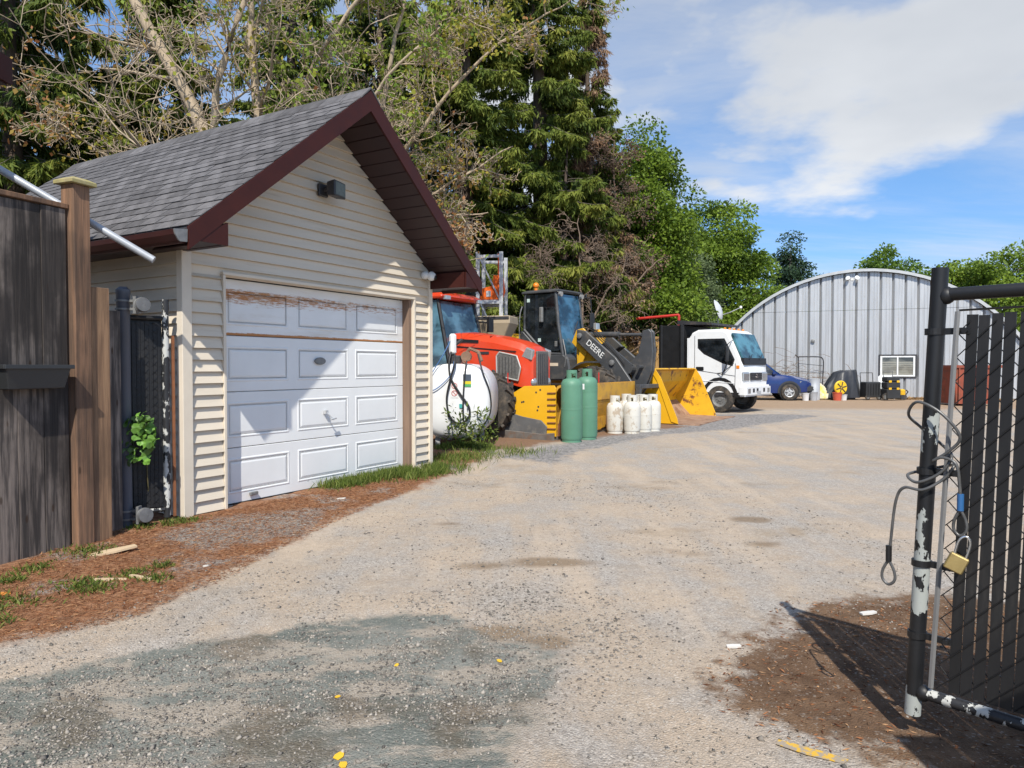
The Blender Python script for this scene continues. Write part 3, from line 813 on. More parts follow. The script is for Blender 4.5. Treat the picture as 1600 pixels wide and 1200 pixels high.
def eye(x, y, z, s, col, nm):
    MB().tube([(x, y, z+.035), (x, y, z-.025)], .011, 10).build('sleeve', col, cb, smooth=40)
    MB().tube(spl([(x, y, z-.02), (x-.020*s, y, z-.06), (x-.022*s, y, z-.095), (x, y, z-.115), (x+.022*s, y, z-.095), (x+.020*s, y, z-.06), (x, y, z-.02)], 5), .0055, 8).build('eye_loop', m_cable, cb, smooth=60)
eye(-.108, -.05, .51, 1, m_black, 'a'); eye(.131, -.05, .74, .9, m_blue, 'b')
pk = thing('padlock', 'brass padlock hanging from the cable eye on the gate', 'padlock', tuple(Vector((1.555, 2.66, 0))+gd*.135+Vector((gd.y, -gd.x, 0))*.055+Vector((0, 0, .725))), math.atan2(gd.y, gd.x)+.3)
MB().box((-.031, -.013, -.062), (.031, .013, .0), rotm('Y', 24)).build('body', mat('brass', (.50, .38, .16), .35, .7, var=.2, sc=20), pk, bevel=.004)
MB().tube(spl([(-.018, 0, -.01), (-.018, 0, .05), (0, 0, .072), (.018, 0, .05), (.018, 0, -.01)], 5), .0045, 8, rotm('Y', 14)).build('shackle', m_chrome, pk, smooth=60)
# board fence that the gate is hinged to, its shadow falls into the lower right corner
hf = thing('hinge_fence', 'board fence at the gate hinge whose shadow darkens the lower right corner', 'fence', (1.40, .98, 0), 0)
for k in range(12): MB().box((k*.194, 0, .0), (k*.194+.19, .022, 1.86)).build('fence_board', m_wgrey, hf)
MB().box((0, .024, 1.5), (2.3, .06, 1.6)).build('back_rail', m_wgrey, hf)
# ------------------------------------------------------------------ machines
m_ytext = mat('white_lettering', (.75, .75, .72), .5, var=.03)
def text(body, size, parent, M, m, ext=.004, name='lettering'):
    c = bpy.data.curves.new(name, 'FONT'); c.body = body; c.size = size; c.extrude = ext; c.align_x = 'CENTER'; c.align_y = 'CENTER'
    c.materials.append(m)
    o = bpy.data.objects.new(name, c); COL.objects.link(o)
    me = bpy.data.meshes.new_from_object(o.evaluated_get(bpy.context.evaluated_depsgraph_get()))
    bpy.data.objects.remove(o); me.materials.clear(); me.materials.append(m)
    o = obj(name, me, parent); o.matrix_local = M
    return o
def side_text_M(x, y, z, tilt=0):      # lettering on a face looking towards local -y
    return tr(x, y, z) @ rotm('Y', tilt) @ rotm('X', 90)
def wheel(parent, loc, r, w, rim, lugs=0, rimmat=None, turn=0, spokes=0):
    t = MB(); X = rotm('X', 90)
    h = w/2
    t.lathe([(rim, -h*.75), (rim*1.06, -h*.95), (r*.82, -h), (r*.95, -h*.86), (r*.985, -h*.4), (r*.985, h*.4), (r*.95, h*.86), (r*.82, h), (rim*1.06, h*.95), (rim, h*.75)], 32, X, caps=False)
    for k in range(lugs):
        a = 360*k/lugs
        for sg in (-1, 1):
            M = rotm('Y', a+(180/lugs if sg > 0 else 0)) @ tr(0, sg*h*.5, r*.985) @ rotm('Z', sg*38)
            t.box((-.045*r, -h*.52, -.03*r), (.045*r, h*.52, .045*r), M)
    o = t.build('wheel', m_rubber, parent, smooth=35, loc=loc, rot=(0, 0, turn))
    rm = MB(); rm.lathe([(.02, -h*.42), (rim*.3, -h*.45), (rim*.34, -h*.30), (rim*.78, -h*.22), (rim*.86, -h*.62), (rim*1.01, -h*.76), (rim*1.01, h*.76), (rim*.8, h*.7), (.02, h*.6)], 28, rotm('X', -90))
    # lathe about y: profile z maps to -y after the turn, so both faces are shaped
    for k in range(8):
        a = 2*math.pi*k/8; rr = rim*.5
        rm.lathe([(.018, -.012), (.018, .012)], 6, tr(rr*math.cos(a), -h*.28, rr*math.sin(a)) @ X)
    if spokes:
        for k in range(spokes):
            M = rotm('Y', 360*k/spokes) @ tr(0, -h*.5, rim*.55)
            rm.box((-rim*.12, -.02, -rim*.35), (rim*.12, .02, rim*.35), M)
    rm.build('rim', rimmat or m_castgrey, o, smooth=35)
    return o
# ---- orange tractor
HV = math.atan2(-.505, .863)                    # machines are parked square to the drive
m_orange = mat('tractor_orange', (.62, .050, .012), .35, var=.08, sc=2, coat=.3, dirt=(.45, .10, .04), damt=.3, dedge=.2)
m_grille = mat('grille_grey', (.13, .125, .115), .6, .2, var=.3, sc=25)
trc = thing('tractor', 'orange tractor with black cab parked beside the white fuel tank', 'tractor', (-2.20, 16.25, 0), HV)
hood = MB()
def hs(x, zt, zb, w, c=.16):
    return [(x, -w, zb), (x, -w, zt-c), (x, -w+c*.55, zt-.03), (x, -w*.3, zt), (x, w*.3, zt), (x, w-c*.55, zt-.03), (x, w, zt-c), (x, w, zb)]
hood.loft([hs(1.25, 2.14, 1.35, .44), hs(1.7, 2.14, 1.25, .45), hs(2.4, 2.05, 1.15, .45), hs(2.95, 1.92, 1.0, .43), hs(3.16, 1.82, .97, .41), hs(3.26, 1.66, 1.0, .36, .1)])
ho = hood.build('hood', m_orange, trc, smooth=32)
sc_ = MB(); sc_.prism([(2.46, 1.22), (2.96, 1.12), (3.02, 1.38), (2.93, 1.62), (2.52, 1.70), (2.45, 1.62)], 'y', -.468, -.440); sc_.build('side_grille', m_grille, ho, bevel=.008)
sc_ = MB()
for a, b in (((2.46, 1.22), (2.96, 1.12)), ((2.96, 1.12), (3.02, 1.38)), ((3.02, 1.38), (2.93, 1.62)), ((2.93, 1.62), (2.52, 1.70)), ((2.52, 1.70), (2.45, 1.62)), ((2.45, 1.62), (2.46, 1.22))):
    sc_.tube([(a[0], -.466, a[1]), (b[0], -.466, b[1])], .016, 6)
sc_.build('grille_trim', mat('trim_silver', (.5, .48, .44), .4, .3), ho)
ln = MB(); ln.prism([(1.27, 1.86), (2.9, 1.72), (2.9, 1.70), (1.27, 1.835)], 'y', -.462, -.43); ln.build('hood_line', m_black, ho)
MB().box((2.0, -.466, 1.665), (2.26, -.44, 1.715), rotm('Y', 0)).build('model_plate', m_dark, ho)
MB().box((3.24, -.25, 1.0), (3.295, .25, 1.72)).build('front_grille', m_grille, ho, bevel=.02)
for sg in (-1, 1):
    MB().prism([(3.0, 1.60), (3.24, 1.52), (3.27, 1.74), (3.12, 1.80)], 'y', sg*.30, sg*.425).build('headlight', m_lens, ho, bevel=.02)
    MB().ball((3.24, sg*.30, 1.08), .10, 14, 8, (.6, 1, 1)).build('work_light', m_lens, ho, smooth=60)
MB().box((.2, -.3, .7), (3.1, .3, 1.2)).build('chassis', m_dark, trc, bevel=.04)
MB().box((2.9, -.38, .72), (3.18, .38, .98)).build('front_weight', m_dark, trc, bevel=.04)
# cab: posts, glass, roof
cbx = MB(); XB, XF, WC, Z0, Z1 = -.35, 1.42, .74, 1.05, 2.84
posts = [((XF+.10, 1.15), (XF-.30, Z1)), ((.42, 1.0), (.36, Z1)), ((XB, 1.25), (XB+.05, Z1))]
for sg in (-1, 1):
    for a, b in posts: cbx.tube([(a[0], sg*WC, a[1]), (b[0], sg*(WC-.06), b[1])], .042, 6)
    cbx.tube([(XF+.1, sg*WC, 1.15), (XB, sg*WC, 1.25)], .045, 6)
cbx.tube([(XF+.1, -WC, 1.2), (XF+.1, WC, 1.2)], .04, 6); cbx.box((XB-.05, -WC, .9), (XF+.05, WC, 1.16))
cab = cbx.build('cab_frame', m_black, trc)
m_bglass = glass_mat('sky_painted_glass', (.06, .13, .17), .06, .9)  # blue base colour stands in for sky reflected in the panes
g_ = MB(); g_.prism([(XF+.09, 1.25), (XF-.31, Z1-.03), (.40, Z1-.03), (.46, 1.2)], 'y', -.715, -.705); g_.build('front_side_window', m_bglass, cab)
g_ = MB(); g_.prism([(.38, 1.1), (.33, Z1-.03), (XB+.06, Z1-.03), (XB+.02, 1.3)], 'y', -.715, -.705); g_.build('door_window', m_glass, cab)
g_ = MB(); g_.add([(XF+.10, -.70, 1.25), (XF+.10, .70, 1.25), (XF-.30, .66, Z1-.03), (XF-.30, -.66, Z1-.03), (XF+.092, -.70, 1.25), (XF+.092, .70, 1.25), (XF-.308, .66, Z1-.03), (XF-.308, -.66, Z1-.03)], [(0, 1, 2, 3), (7, 6, 5, 4), (0, 4, 5, 1), (3, 2, 6, 7), (0, 3, 7, 4), (1, 5, 6, 2)]); g_.build('windscreen', m_bglass, cab)
g_ = MB(); g_.prism([(XF+.09, 1.25), (XF-.31, Z1-.03), (XB+.06, Z1-.03), (XB+.02, 1.3)], 'y', .705, .715); g_.build('far_window', m_glass, cab)
MB().box((XB+.02, -.66, 1.3), (XB+.03, .66, Z1-.04)).build('rear_window', m_glass, cab)
rf = MB(); rf.loft([[(XB-.12, -.78, Z1), (XF-.14, -.78, Z1), (XF-.14, .78, Z1), (XB-.12, .78, Z1)], [(XB-.14, -.80, Z1+.07), (XF-.10, -.80, Z1+.07), (XF-.10, .80, Z1+.07), (XB-.14, .80, Z1+.07)], [(XB-.02, -.66, Z1+.17), (XF-.26, -.66, Z1+.17), (XF-.26, .66, Z1+.17), (XB-.02, .66, Z1+.17)]])
rfo = rf.build('cab_roof', m_orange, trc, bevel=.02)
for sg in (-1, 1): MB().box((XF-.14, sg*.62-.09, Z1-.02), (XF-.06, sg*.62+.09, Z1+.07)).build('roof_light', m_lens, rfo, bevel=.01)
MB().box((-.1, -.25, 1.25), (.1, .25, 2.1)).build('seat', m_dark, trc, bevel=.05)
MB().tube(spl([(.62+.12*math.cos(a), .20*math.sin(a), 1.75+.12*math.cos(a)) for a in [k*math.pi/5 for k in range(11)]], 2), .014, 6).build('steering_wheel', m_black, trc)
MB().tube([(.70, -.80, 1.2), (.72, -.82, 2.0), (.70, -.80, 2.45)], .055, 10).build('exhaust', m_dark, trc, smooth=40)
MB().box((.98, -1.05, 2.15), (1.04, -.86, 2.50)).build('mirror', m_black, trc, bevel=.02)
MB().box((.62, -.98, 1.40), (.70, -.90, 1.55)).build('turn_signal', m_amber, trc, bevel=.02)
ml = MB(); ml.tube([(.9, .78, 2.45), (1.35, 1.0, 2.42)], .02, 6); ml.box((1.32, .95, 2.2), (1.38, 1.15, 2.52)); ml.build('mirror', m_black, trc)
for sg in (-1, 1):
    wheel(trc, (0, sg*.82, .86), .86, .48, .48, 18, m_orange)
    wheel(trc, (2.4, sg*.80, .66), .66, .40, .34, 16, m_castgrey)
    fd = MB(); fd.loft([[(-.75+.0, sg*.55, 1.35), (-.75, sg*1.08, 1.35), (-.78, sg*1.08, 1.38), (-.78, sg*.55, 1.38)], [(-.35, sg*.55, 1.74), (-.35, sg*1.08, 1.74), (-.36, sg*1.08, 1.78), (-.36, sg*.55, 1.78)], [(.35, sg*.55, 1.74), (.35, sg*1.08, 1.74), (.36, sg*1.08, 1.78), (.36, sg*.55, 1.78)], [(.72, sg*.55, 1.35), (.72, sg*1.08, 1.35), (.75, sg*1.08, 1.38), (.75, sg*.55, 1.38)]])
    fd.build('fender', m_black, trc)
MB().tube([(2.4, -.8, .66), (2.4, .8, .66)], .1, 10).build('front_axle', m_dark, trc)
MB().tube([(0, -.8, .86), (0, .8, .86)], .14, 10).build('rear_axle', m_dark, trc)
MB().prism([(1.35, 2.00), (2.0, 1.96), (2.0, 1.90), (1.35, 1.93)], 'y', -.468, -.44).build('hood_vent', m_black, ho)
for k in range(6): MB().tube([(2.52+k*.075, -.472, 1.24), (2.52+k*.075, -.472, 1.60)], .006, 4).build('grille_bar', m_dark, ho)
for k in range(6): MB().box((3.294, -.22+k*.08, 1.05), (3.300, -.19+k*.08, 1.66)).build('grille_bar', m_dark, ho)
MB().box((.44, -.80, 1.45), (.52, -.735, 1.75)).build('door_handle', m_castgrey, trc, bevel=.01)
MB().tube(spl([(.5, -.78, 1.1), (.52, -.84, 1.5), (.50, -.82, 2.2), (.46, -.76, 2.5)], 4), .016, 6).build('grab_rail', m_black, trc)
for k in range(3): MB().box((.25, -.95, .45+k*.26), (.75, -.70, .48+k*.26)).build('step', m_dark, trc)
MB().tube([(1.15, -.45, 1.30), (2.3, -.46, 1.05)], .03, 6).build('side_rail', m_dark, trc)
# loader hydraulics in front of the cab
hy = MB(); hy.tube([(1.15, -.62, 1.30), (1.55, -.62, 1.62), (2.05, -.62, 1.28)], .035, 8); hy.tube([(1.2, -.6, 1.15), (1.75, -.6, 1.45)], .02, 8); hy.tube([(1.3, -.66, 1.2), (1.3, -.66, 1.6)], .05, 8)
hy.build('hydraulics', mat('hyd_rusty', (.16, .08, .05), .6, .3, var=.3, sc=15), trc)
# ---- white fuel tank
m_tank = mat('tank_white', (.72, .73, .73), .38, var=.04, dirt=(.50, .48, .43), damt=.30, dsc=2.5, dedge=.18)
tk = thing('fuel_tank', 'white oblong fuel tank with hoses standing behind the garage corner', 'fuel tank', (-1.0, 12.45, 0), R(-4))
def se(a, b, y, n=48, ex=2.8):
    return [(a*math.copysign(abs(math.cos(q))**(2/ex), math.cos(q)), y, .80+b*math.copysign(abs(math.sin(q))**(2/ex), math.sin(q))) for q in [2*math.pi*k/n for k in range(n)]]
s_ = MB(); s_.loft([se(.10, .12, -.130), se(.34, .36, -.122), se(.50, .54, -.095), se(.59, .625, -.05), se(.622, .652, 0), se(.63, .66, .02), se(.63, .66, 1.48), se(.61, .64, 1.52), se(.42, .5, 1.6), se(.1, .1, 1.63)])
s_.build('shell', m_tank, tk, smooth=50)
s_ = MB(); s_.loft([se(.638, .668, -.012), se(.638, .668, .022)], caps=False); s_.build('end_seam', m_tank, tk)
for x in (-.32, .32):
    for y in (.1, 1.4): MB().box((x-.04, y-.04, -.05), (x+.04, y+.04, .3)).build('leg', m_steel, tk)
m_box = mat('pump_white', (.7, .7, .69), .4)
pm = MB(); pm.box((-.13, .0, 1.46), (.10, .22, 1.60)); pm.build('pump_base', m_dark, tk, bevel=.02)
MB().box((-.10, -.03, 1.62), (.02, .08, 1.98)).build('pump_nozzle', m_box, tk, bevel=.03)
MB().tube([(-.05, .06, 1.6), (-.05, .06, 1.75), (.12, .06, 1.88)], .03, 8).build('nozzle_holder', m_dark, tk)
pm = MB(); pm.tube([(.12, .1, 1.55), (.25, .1, 1.72), (.40, .1, 1.66), (.46, .05, 1.5)], .035, 8); pm.lathe([(.09, 0), (.09, .16)], 12, tr(.2, .1, 1.58) @ rotm('X', 90)); pm.build('pump_motor', mat('pump_rust', (.24, .15, .10), .6, .3, var=.3, sc=12), tk)
m_hose = mat('black_hose', (.015, .015, .016), .5)
hs1 = spl([(-.06, -.02, 1.66), (-.09, -.10, 1.45), (-.05, -.15, 1.2), (.10, -.17, .95), (.27, -.17, .70), (.25, -.17, .50), (.08, -.17, .42), (-.07, -.17, .55), (-.12, -.17, .85), (-.05, -.17, 1.2), (.02, -.16, 1.45), (.0, -.05, 1.62)], 6)
MB().tube(hs1, .018, 8).build('hose', m_hose, tk, smooth=60)
MB().tube(spl([(.22, .0, 1.58), (.20, -.12, 1.35), (.17, -.17, .9), (.17, -.17, .5), (.22, -.14, .28)], 6), .014, 8).build('hose', m_hose, tk, smooth=60)
MB().tube(spl([(.40, .05, 1.62), (.50, -.09, 1.3), (.62, -.06, .95), (.625, -.05, .6), (.46, -.09, .30)], 6), .014, 8).build('hose', m_hose, tk, smooth=60)
MB().tube(spl([(-.08, -.02, 1.85), (-.2, -.08, 1.6), (-.40, -.14, 1.25), (-.46, -.14, 1.0), (-.3, -.16, 1.02), (-.06, -.15, 1.25), (-.0, -.1, 1.5)], 6), .009, 6).build('cord', mat('blue_cord', (.06, .15, .35), .5), tk, smooth=60)
dc = MB().box((.16, -.112, 1.10), (.30, -.106, 1.27), rotm('Z', 0)).build('decal', mat('decal_dark', (.07, .09, .12), .4), tk, loc=(0, -.02, 0))
MB().box((.16, -.116, 1.10), (.30, -.111, 1.15)).build('decal_stripe', mat('decal_yellow', (.65, .55, .03), .4), dc)
MB().box((.16, -.1165, 1.055), (.30, -.1115, 1.098)).build('decal_stripe', mat('decal_green', (.08, .36, .12), .4), dc)
m_sred = mat('sign_red', (.5, .08, .07), .5)
sg_ = MB().box((-.04, -.136, .86), (.10, -.130, 1.14)).build('warning_sign', mat('sign_paper', (.68, .68, .67), .5, var=.02), tk, loc=(-.02, 0, 0))
for z_ in (.94, 1.07):
    r_ = MB(); r_.tube([(.03+.045*math.cos(a), -.139, z_+.045*math.sin(a)) for a in [k*math.pi/8 for k in range(17)]], .006, 5); r_.tube([(-.0, -.139, z_+.032), (.06, -.139, z_-.032)], .005, 5); r_.build('prohibition_ring', m_sred, sg_)
MB().cbox((.12, -.146, .72), (.05, .006, .07)).build('decal', mat('decal_teal', (.05, .35, .33), .4), tk)
# ---- yellow snow pusher blade
m_yellow = mat('machine_yellow', (.70, .375, .012), .42, var=.08, sc=2, dirt=(.20, .085, .03), damt=.30, dsc=6, dedge=.05)
m_ydirty = mat('worn_yellow', (.56, .30, .03), .5, var=.15, sc=3, dirt=(.30, .16, .06), damt=.42, dsc=3, dedge=.14)
m_wornsteel = mat('worn_steel', (.17, .155, .14), .6, .4, var=.35, sc=7, dirt=(.22, .12, .07), damt=.42, dsc=8)
m_skid = mat('grey_skid', (.13, .13, .13), .6, .3, var=.25, dirt=(.3, .27, .22), damt=.34)
pw = thing('snow_pusher', 'long yellow snow pusher blade with grey skid shoe behind the green cylinders', 'snow plow', (.86, 13.62, 0), HV)
# local +x is the pushing side, local +y runs along the blade away from the camera
ep = MB(); ep.prism([(-1.28, .18), (-.02, .05), (-.02, .98), (-.06, 1.04), (-.72, 1.02), (-1.26, .72)], 'y', 0, .03); ep.build('end_plate', m_yellow, pw, bevel=.005)
ep = MB(); ep.prism([(-1.36, .10), (-.22, .02), (-.2, .24), (-.33, .36), (-.75, .42), (-1.15, .52), (-1.36, .54)], 'y', -.035, -.003); ep.build('skid_plate', m_skid, pw, bevel=.005)
ep = MB(); ep.prism([(-1.50, -.03), (-.02, -.03), (-.02, .13), (-.3, .10), (-1.45, .16)], 'y', -.075, -.04); ep.build('skid_shoe', m_wornsteel, pw, bevel=.01)
for x, z_ in ((-.77, .70), (-.73, .71), (-.42, .55), (-.40, .62), (-.36, .95), (-.45, .90)): MB().lathe([(.020, -.006), (.020, .004)], 8, tr(x, 0, z_) @ rotm('X', 90)).build('bolt_hole', m_dark, pw)
bl = MB()
for k in range(7): bl.tube([(-.20, -.012, .20+k*.115), (-.02, -.012, .205+k*.115)], .014, 6)
bl.build('reinforcing_bars', m_rust, pw)
prof = [(-.02, .04), (-.10, .25), (-.14, .5), (-.10, .78), (.02, .98), (.10, 1.02), (.10, 1.06), (0, 1.03), (-.14, .82), (-.18, .5), (-.14, .25), (-.06, .04)]
mb_ = MB(); mb_.prism(prof, 'y', .032, 3.95); mb_.build('moldboard', m_ydirty, pw)
# torn front face hangs near the cutting edge
fc = MB(); fc.prism([(.02, .30), (.10, .68), (.12, .70), (.12, 1.04), (.10, 1.04), (.09, .70), (0, .31)], 'y', .034, 3.9); fc.build('front_sheet', m_ydirty, pw)
nseg = 15
for k in range(nseg):
    y0 = .04+k*3.86/nseg; z0 = random.uniform(.03, .07)
    MB().prism([(y0, z0), (y0+3.86/nseg-.02, z0+random.uniform(-.02, .03)), (y0+3.86/nseg-.012, .33), (y0, .33)], 'x', .005, .03).build('edge_flap', m_ydirty if k % 3 else m_rust, pw)
MB().box((-.10, .04, -.03), (.0, 3.92, .06)).build('cutting_edge', m_wornsteel, pw)
MB().prism([(-1.05, .18), (-.02, .05), (-.02, 1.0), (-.62, 1.02), (-1.06, .72)], 'y', 3.955, 3.985).build('end_plate', m_yellow, pw)
for y in (1.2, 2.7): MB().prism([(-.6, .1), (-.19, .1), (-.19, .9), (-.6, .6)], 'y', y, y+.04).build('rib', m_yellow, pw)
for p_, n_ in (((-1.08, -.02), 'a'), ((.05, 1.9), 'b')):
    MB().tube([(p_[0], p_[1], .5), (p_[0], p_[1], 1.28)], .013, 6).build('marker_rod', m_red, pw)
# ---- gas cylinders
def cyl_mat(name, col, rust, amt):
    t = NT(name); n = t.noise(4, 6, .6); c = t.scale(tuple(col), t.ramp(n, .25, .75, .9, 1.1, False))
    d = t.noise(7, 9, .72, (1, 1, .6)); oi = t.new('ShaderNodeObjectInfo')
    f = t.math('ADD', d, t.math('MULTIPLY', t.math('SUBTRACT', oi.outputs['Random'], .5), .16))
    c = t.mix(t.ramp(f, 1-amt, 1-amt+.1, 0, .8), c, tuple(rust))
    return t.fin(c, .5, 0, .4)
m_gcyl = cyl_mat('green_cylinder', (.10, .235, .155), (.16, .20, .13), .36)
m_wcyl = cyl_mat('white_cylinder', (.60, .58, .52), (.36, .27, .18), .46)
def cylinder(name, label, x, y, r, h, m, group, rz):
    t = thing(name, label, 'gas cylinder', (x, y, gz(x, y)), rz, group)
    hb = h-.13*(r/.2)-.02
    s = MB(); s.lathe([(r*.86, .05), (r*.95, .055), (r, .10), (r, hb-.14), (r*.97, hb-.09), (r*.8, hb-.03), (r*.45, hb), (.04, hb+.005)], 28)
    s.build('body', m, t, smooth=40)
    MB().lathe([(r*.88, 0), (r*.90, .0), (r*.90, .06), (r*.88, .06)], 28, caps=False).build('foot_ring', m, t)
    cr = r*(.5 if r > .19 else .6); c = MB()
    n = 22
    for k in range(n):
        if k in (4, 5, 6, 15, 16, 17): zl, zh = hb+.075*(r/.2)+.02, h      # hand holes
        else: zl, zh = hb-.03, h
        a0, a1 = 2*math.pi*k/n, 2*math.pi*(k+1)/n
        q = [(cr*math.cos(a), cr*math.sin(a)) for a in (a0, a1)]; q2 = [(.93*a, .93*b) for a, b in q]
        c.add([(*q[0], zl), (*q[1], zl), (*q[1], zh), (*q[0], zh), (*q2[0], zl), (*q2[1], zl), (*q2[1], zh), (*q2[0], zh)], [(0, 1, 2, 3), (7, 6, 5, 4), (3, 2, 6, 7), (0, 4, 5, 1)])
    c.build('collar', m, t)
    v = MB(); v.lathe([(.022, hb-.01), (.022, hb+.05), (.035, hb+.055), (.035, hb+.075)], 10); v.tube([(0, 0, hb+.03), (cr*.7, 0, hb+.03)], .014, 8); v.build('valve', mat('brass_valve', (.30, .24, .12), .5, .5), t)
    MB().lathe([(r*1.004, h*.45), (r*1.012, h*.452), (r*1.012, h*.465), (r*1.004, h*.467)], 28, caps=False).build('weld_seam', m, t)
    return t
cylinder('propane_cylinder', 'tall green gas cylinder, the nearer of the pair', 1.13, 13.42, .205, 1.36, m_gcyl, 'tall green gas cylinders', .3)
g2 = cylinder('propane_cylinder', 'tall green gas cylinder with a paper label, the farther of the pair', 1.47, 13.90, .205, 1.38, m_gcyl, 'tall green gas cylinders', -.3)
MB().lathe([(.2075, .93), (.2075, 1.05)], 28, caps=False).build('collar_band', m_gcyl, g2)
tgm = MB(); tgm.loft([[(.2085*math.cos(a), .2085*math.sin(a), z_) for a in [-2.1+k*.12 for k in range(5)]] for z_ in (.98, 1.09)], closed=False, caps=False); tgm.build('paper_label', m_white, g2)
WP = [(2.20, 15.15, 'short white gas cylinder at the left front of its cluster'), (2.56, 15.10, 'short white gas cylinder at the front right, rusty stains low down'),
      (2.52, 15.62, 'short white gas cylinder standing behind in the middle of its cluster'), (2.88, 15.50, 'short white gas cylinder second from the right, behind the stained one'), (3.12, 15.72, 'short white gas cylinder at the right end beside the yellow bucket'), (2.90, 16.0, 'short white gas cylinder farthest back in its cluster')]
for k, (x, y, lb) in enumerate(WP): cylinder('gas_cylinder', lb, x, y, .178, .82+random.uniform(-.02, .02), m_wcyl, 'short white gas cylinders', random.uniform(-.5, .5))
# ---- yellow loader bucket on the ground
bk = thing('loader_bucket', 'yellow loader bucket lying open on the ground in front of the truck', 'loader bucket', (3.98, 17.34, 0), math.atan2(-.52, .854))
bk.scale = (1.06, 1.06, 1.06)
m_binside = mat('bucket_inside', (.68, .37, .015), .5, var=.15, sc=2, dirt=(.16, .06, .028), damt=.43, dsc=3.0, dedge=.05)
m_bfloor = mat('bucket_floor', (.33, .21, .14), .7, var=.25, sc=4, dirt=(.2, .1, .06), damt=.45)
sp2 = [(-1.05, .0), (.08, .0), (.06, .10), (-.34, 1.06), (-.48, 1.27), (-.62, 1.29), (-.70, 1.2), (-.74, .98), (-1.05, .58)]
MB().prism(sp2, 'y', 0, .03).build('side_plate', m_yellow, bk, bevel=.005)
MB().prism([(p[0], p[1]+.002) for p in sp2], 'y', 3.17, 3.20).build('side_plate', m_binside, bk, bevel=.005)
MB().prism([(.09, .0), (.07, .12), (-.33, 1.07), (-.48, 1.28), (-.56, 1.2), (-.43, 1.0), (-.08, .05)], 'y', -.022, -.002).build('side_stiffener', m_yellow, bk, bevel=.004)
MB().prism([(-1.02, .02), (-.60, .02), (.42, .0), (.42, -.02), (-1.05, -.03)], 'y', .031, 3.169).build('floor_plate', m_bfloor, bk)
MB().box((.30, -.01, -.02), (.58, 3.21, .012)).build('cutting_edge', m_bfloor, bk)
MB().prism([(-1.02, .02), (-1.0, .03), (-1.02, .53), (-.70, .95), (-.64, 1.22), (-.48, 1.26), (-.50, 1.29), (-.68, 1.24), (-.74, .96), (-1.05, .55), (-1.05, .0)], 'y', .031, 3.169).build('back_plate', m_binside, bk)
MB().prism([(-.62, .021), (-1.0, .42), (-1.0, .03)], 'y', .0312, 3.168).build('heel_fillet', m_bfloor, bk)
pq = MB().box((-.86, -.012, .56), (-.43, -.003, .69)).build('name_plate', mat('plate_black', (.035, .025, .015), .5), bk)
for k, w in enumerate((.05, .03, .03, .05, .035, .05, .03, .04)):
    MB().box((-.83+k*.046, -.016, .595), (-.83+k*.046+w*.62, -.012, .645+.02*(k % 2))).build('worn_letter', m_ydirty, pq)
# ---- wheel loader
m_dgrey = mat('loader_grey', (.055, .058, .062), .45, var=.15, dirt=(.15, .13, .11), damt=.33, dedge=.2)
m_lyel = mat('loader_yellow', (.66, .36, .02), .4, var=.06, coat=.2)
ld = thing('wheel_loader', 'dark grey and yellow wheel loader with glazed cab parked behind the snow pusher', 'wheel loader', (1.17, 19.0, 0), R(-38))
CX0, CX1, CW, CZ0, CZ1 = -.62, .50, .58, 1.30, 3.32
low = MB(); low.prism([(-.75, 1.05), (.72, 1.05), (.86, 1.3), (.80, 1.62), (.62, 1.74), (.18, 1.72), (-.1, 1.86), (-.62, 2.35), (-.75, 2.35)], 'y', -.62, .62); low.build('cab_base', m_dgrey, ld, bevel=.04)
cf = MB()
A = [((.62, 1.70), (.46, 2.5), (.36, CZ1)), ((-.62, 2.2), (-.62, 2.7), (-.60, CZ1))]
for sg in (-1, 1):
    for a in A: cf.tube([(x, sg*(CW-.03*(z-1.7)), z) for x, z in a], .045, 6)
    cf.tube([(.62, sg*CW, 1.72), (.1, sg*CW, 1.74), (-.1, sg*CW, 1.88), (-.62, sg*CW, 2.38)], .04, 6)
cf.build('cab_frame', m_dgrey, ld)
m_lglass = glass_mat('loader_glass', (.035, .10, .16), .05, .9)  # reflected sky is put into this blue base colour
MB().prism([(.50, 1.80), (.33, CZ1-.03), (-.57, CZ1-.03), (-.59, 2.40), (-.1, 1.90), (.1, 1.80)], 'y', -.575, -.567).build('door_window', m_glass, ld)
MB().prism([(.56, 1.76), (.34, CZ1-.03), (-.57, CZ1-.03), (-.59, 2.40)], 'y', .566, .573).build('far_window', m_glass, ld)
w_ = MB(); w_.loft([[(.645, -.53, 1.72), (.645, .53, 1.72), (.637, .53, 1.72), (.637, -.53, 1.72)], [(.485, -.52, 2.5), (.485, .52, 2.5), (.477, .52, 2.5), (.477, -.52, 2.5)], [(.385, -.50, CZ1-.03), (.385, .50, CZ1-.03), (.377, .50, CZ1-.03), (.377, -.50, CZ1-.03)]]); w_.build('windscreen', m_lglass, ld)
MB().box((-.60, -.5, 2.4), (-.592, .5, CZ1-.03)).build('rear_window', m_glass, ld)
rf = MB(); rf.loft([[(-.70, -.60, CZ1), (.44, -.60, CZ1), (.44, .60, CZ1), (-.70, .60, CZ1)], [(-.70, -.60, CZ1+.06), (.48, -.60, CZ1+.06), (.48, .60, CZ1+.06), (-.70, .60, CZ1+.06)], [(-.6, -.5, CZ1+.10), (.36, -.5, CZ1+.10), (.36, .5, CZ1+.10), (-.6, .5, CZ1+.10)]]); ro = rf.build('cab_roof', m_dgrey, ld, bevel=.015)
for sg in (-1, 1): MB().tube([(.46, sg*.50, CZ1-.04), (.53, sg*.50, CZ1-.05)], .065, 10).build('work_light', m_lens, ro)
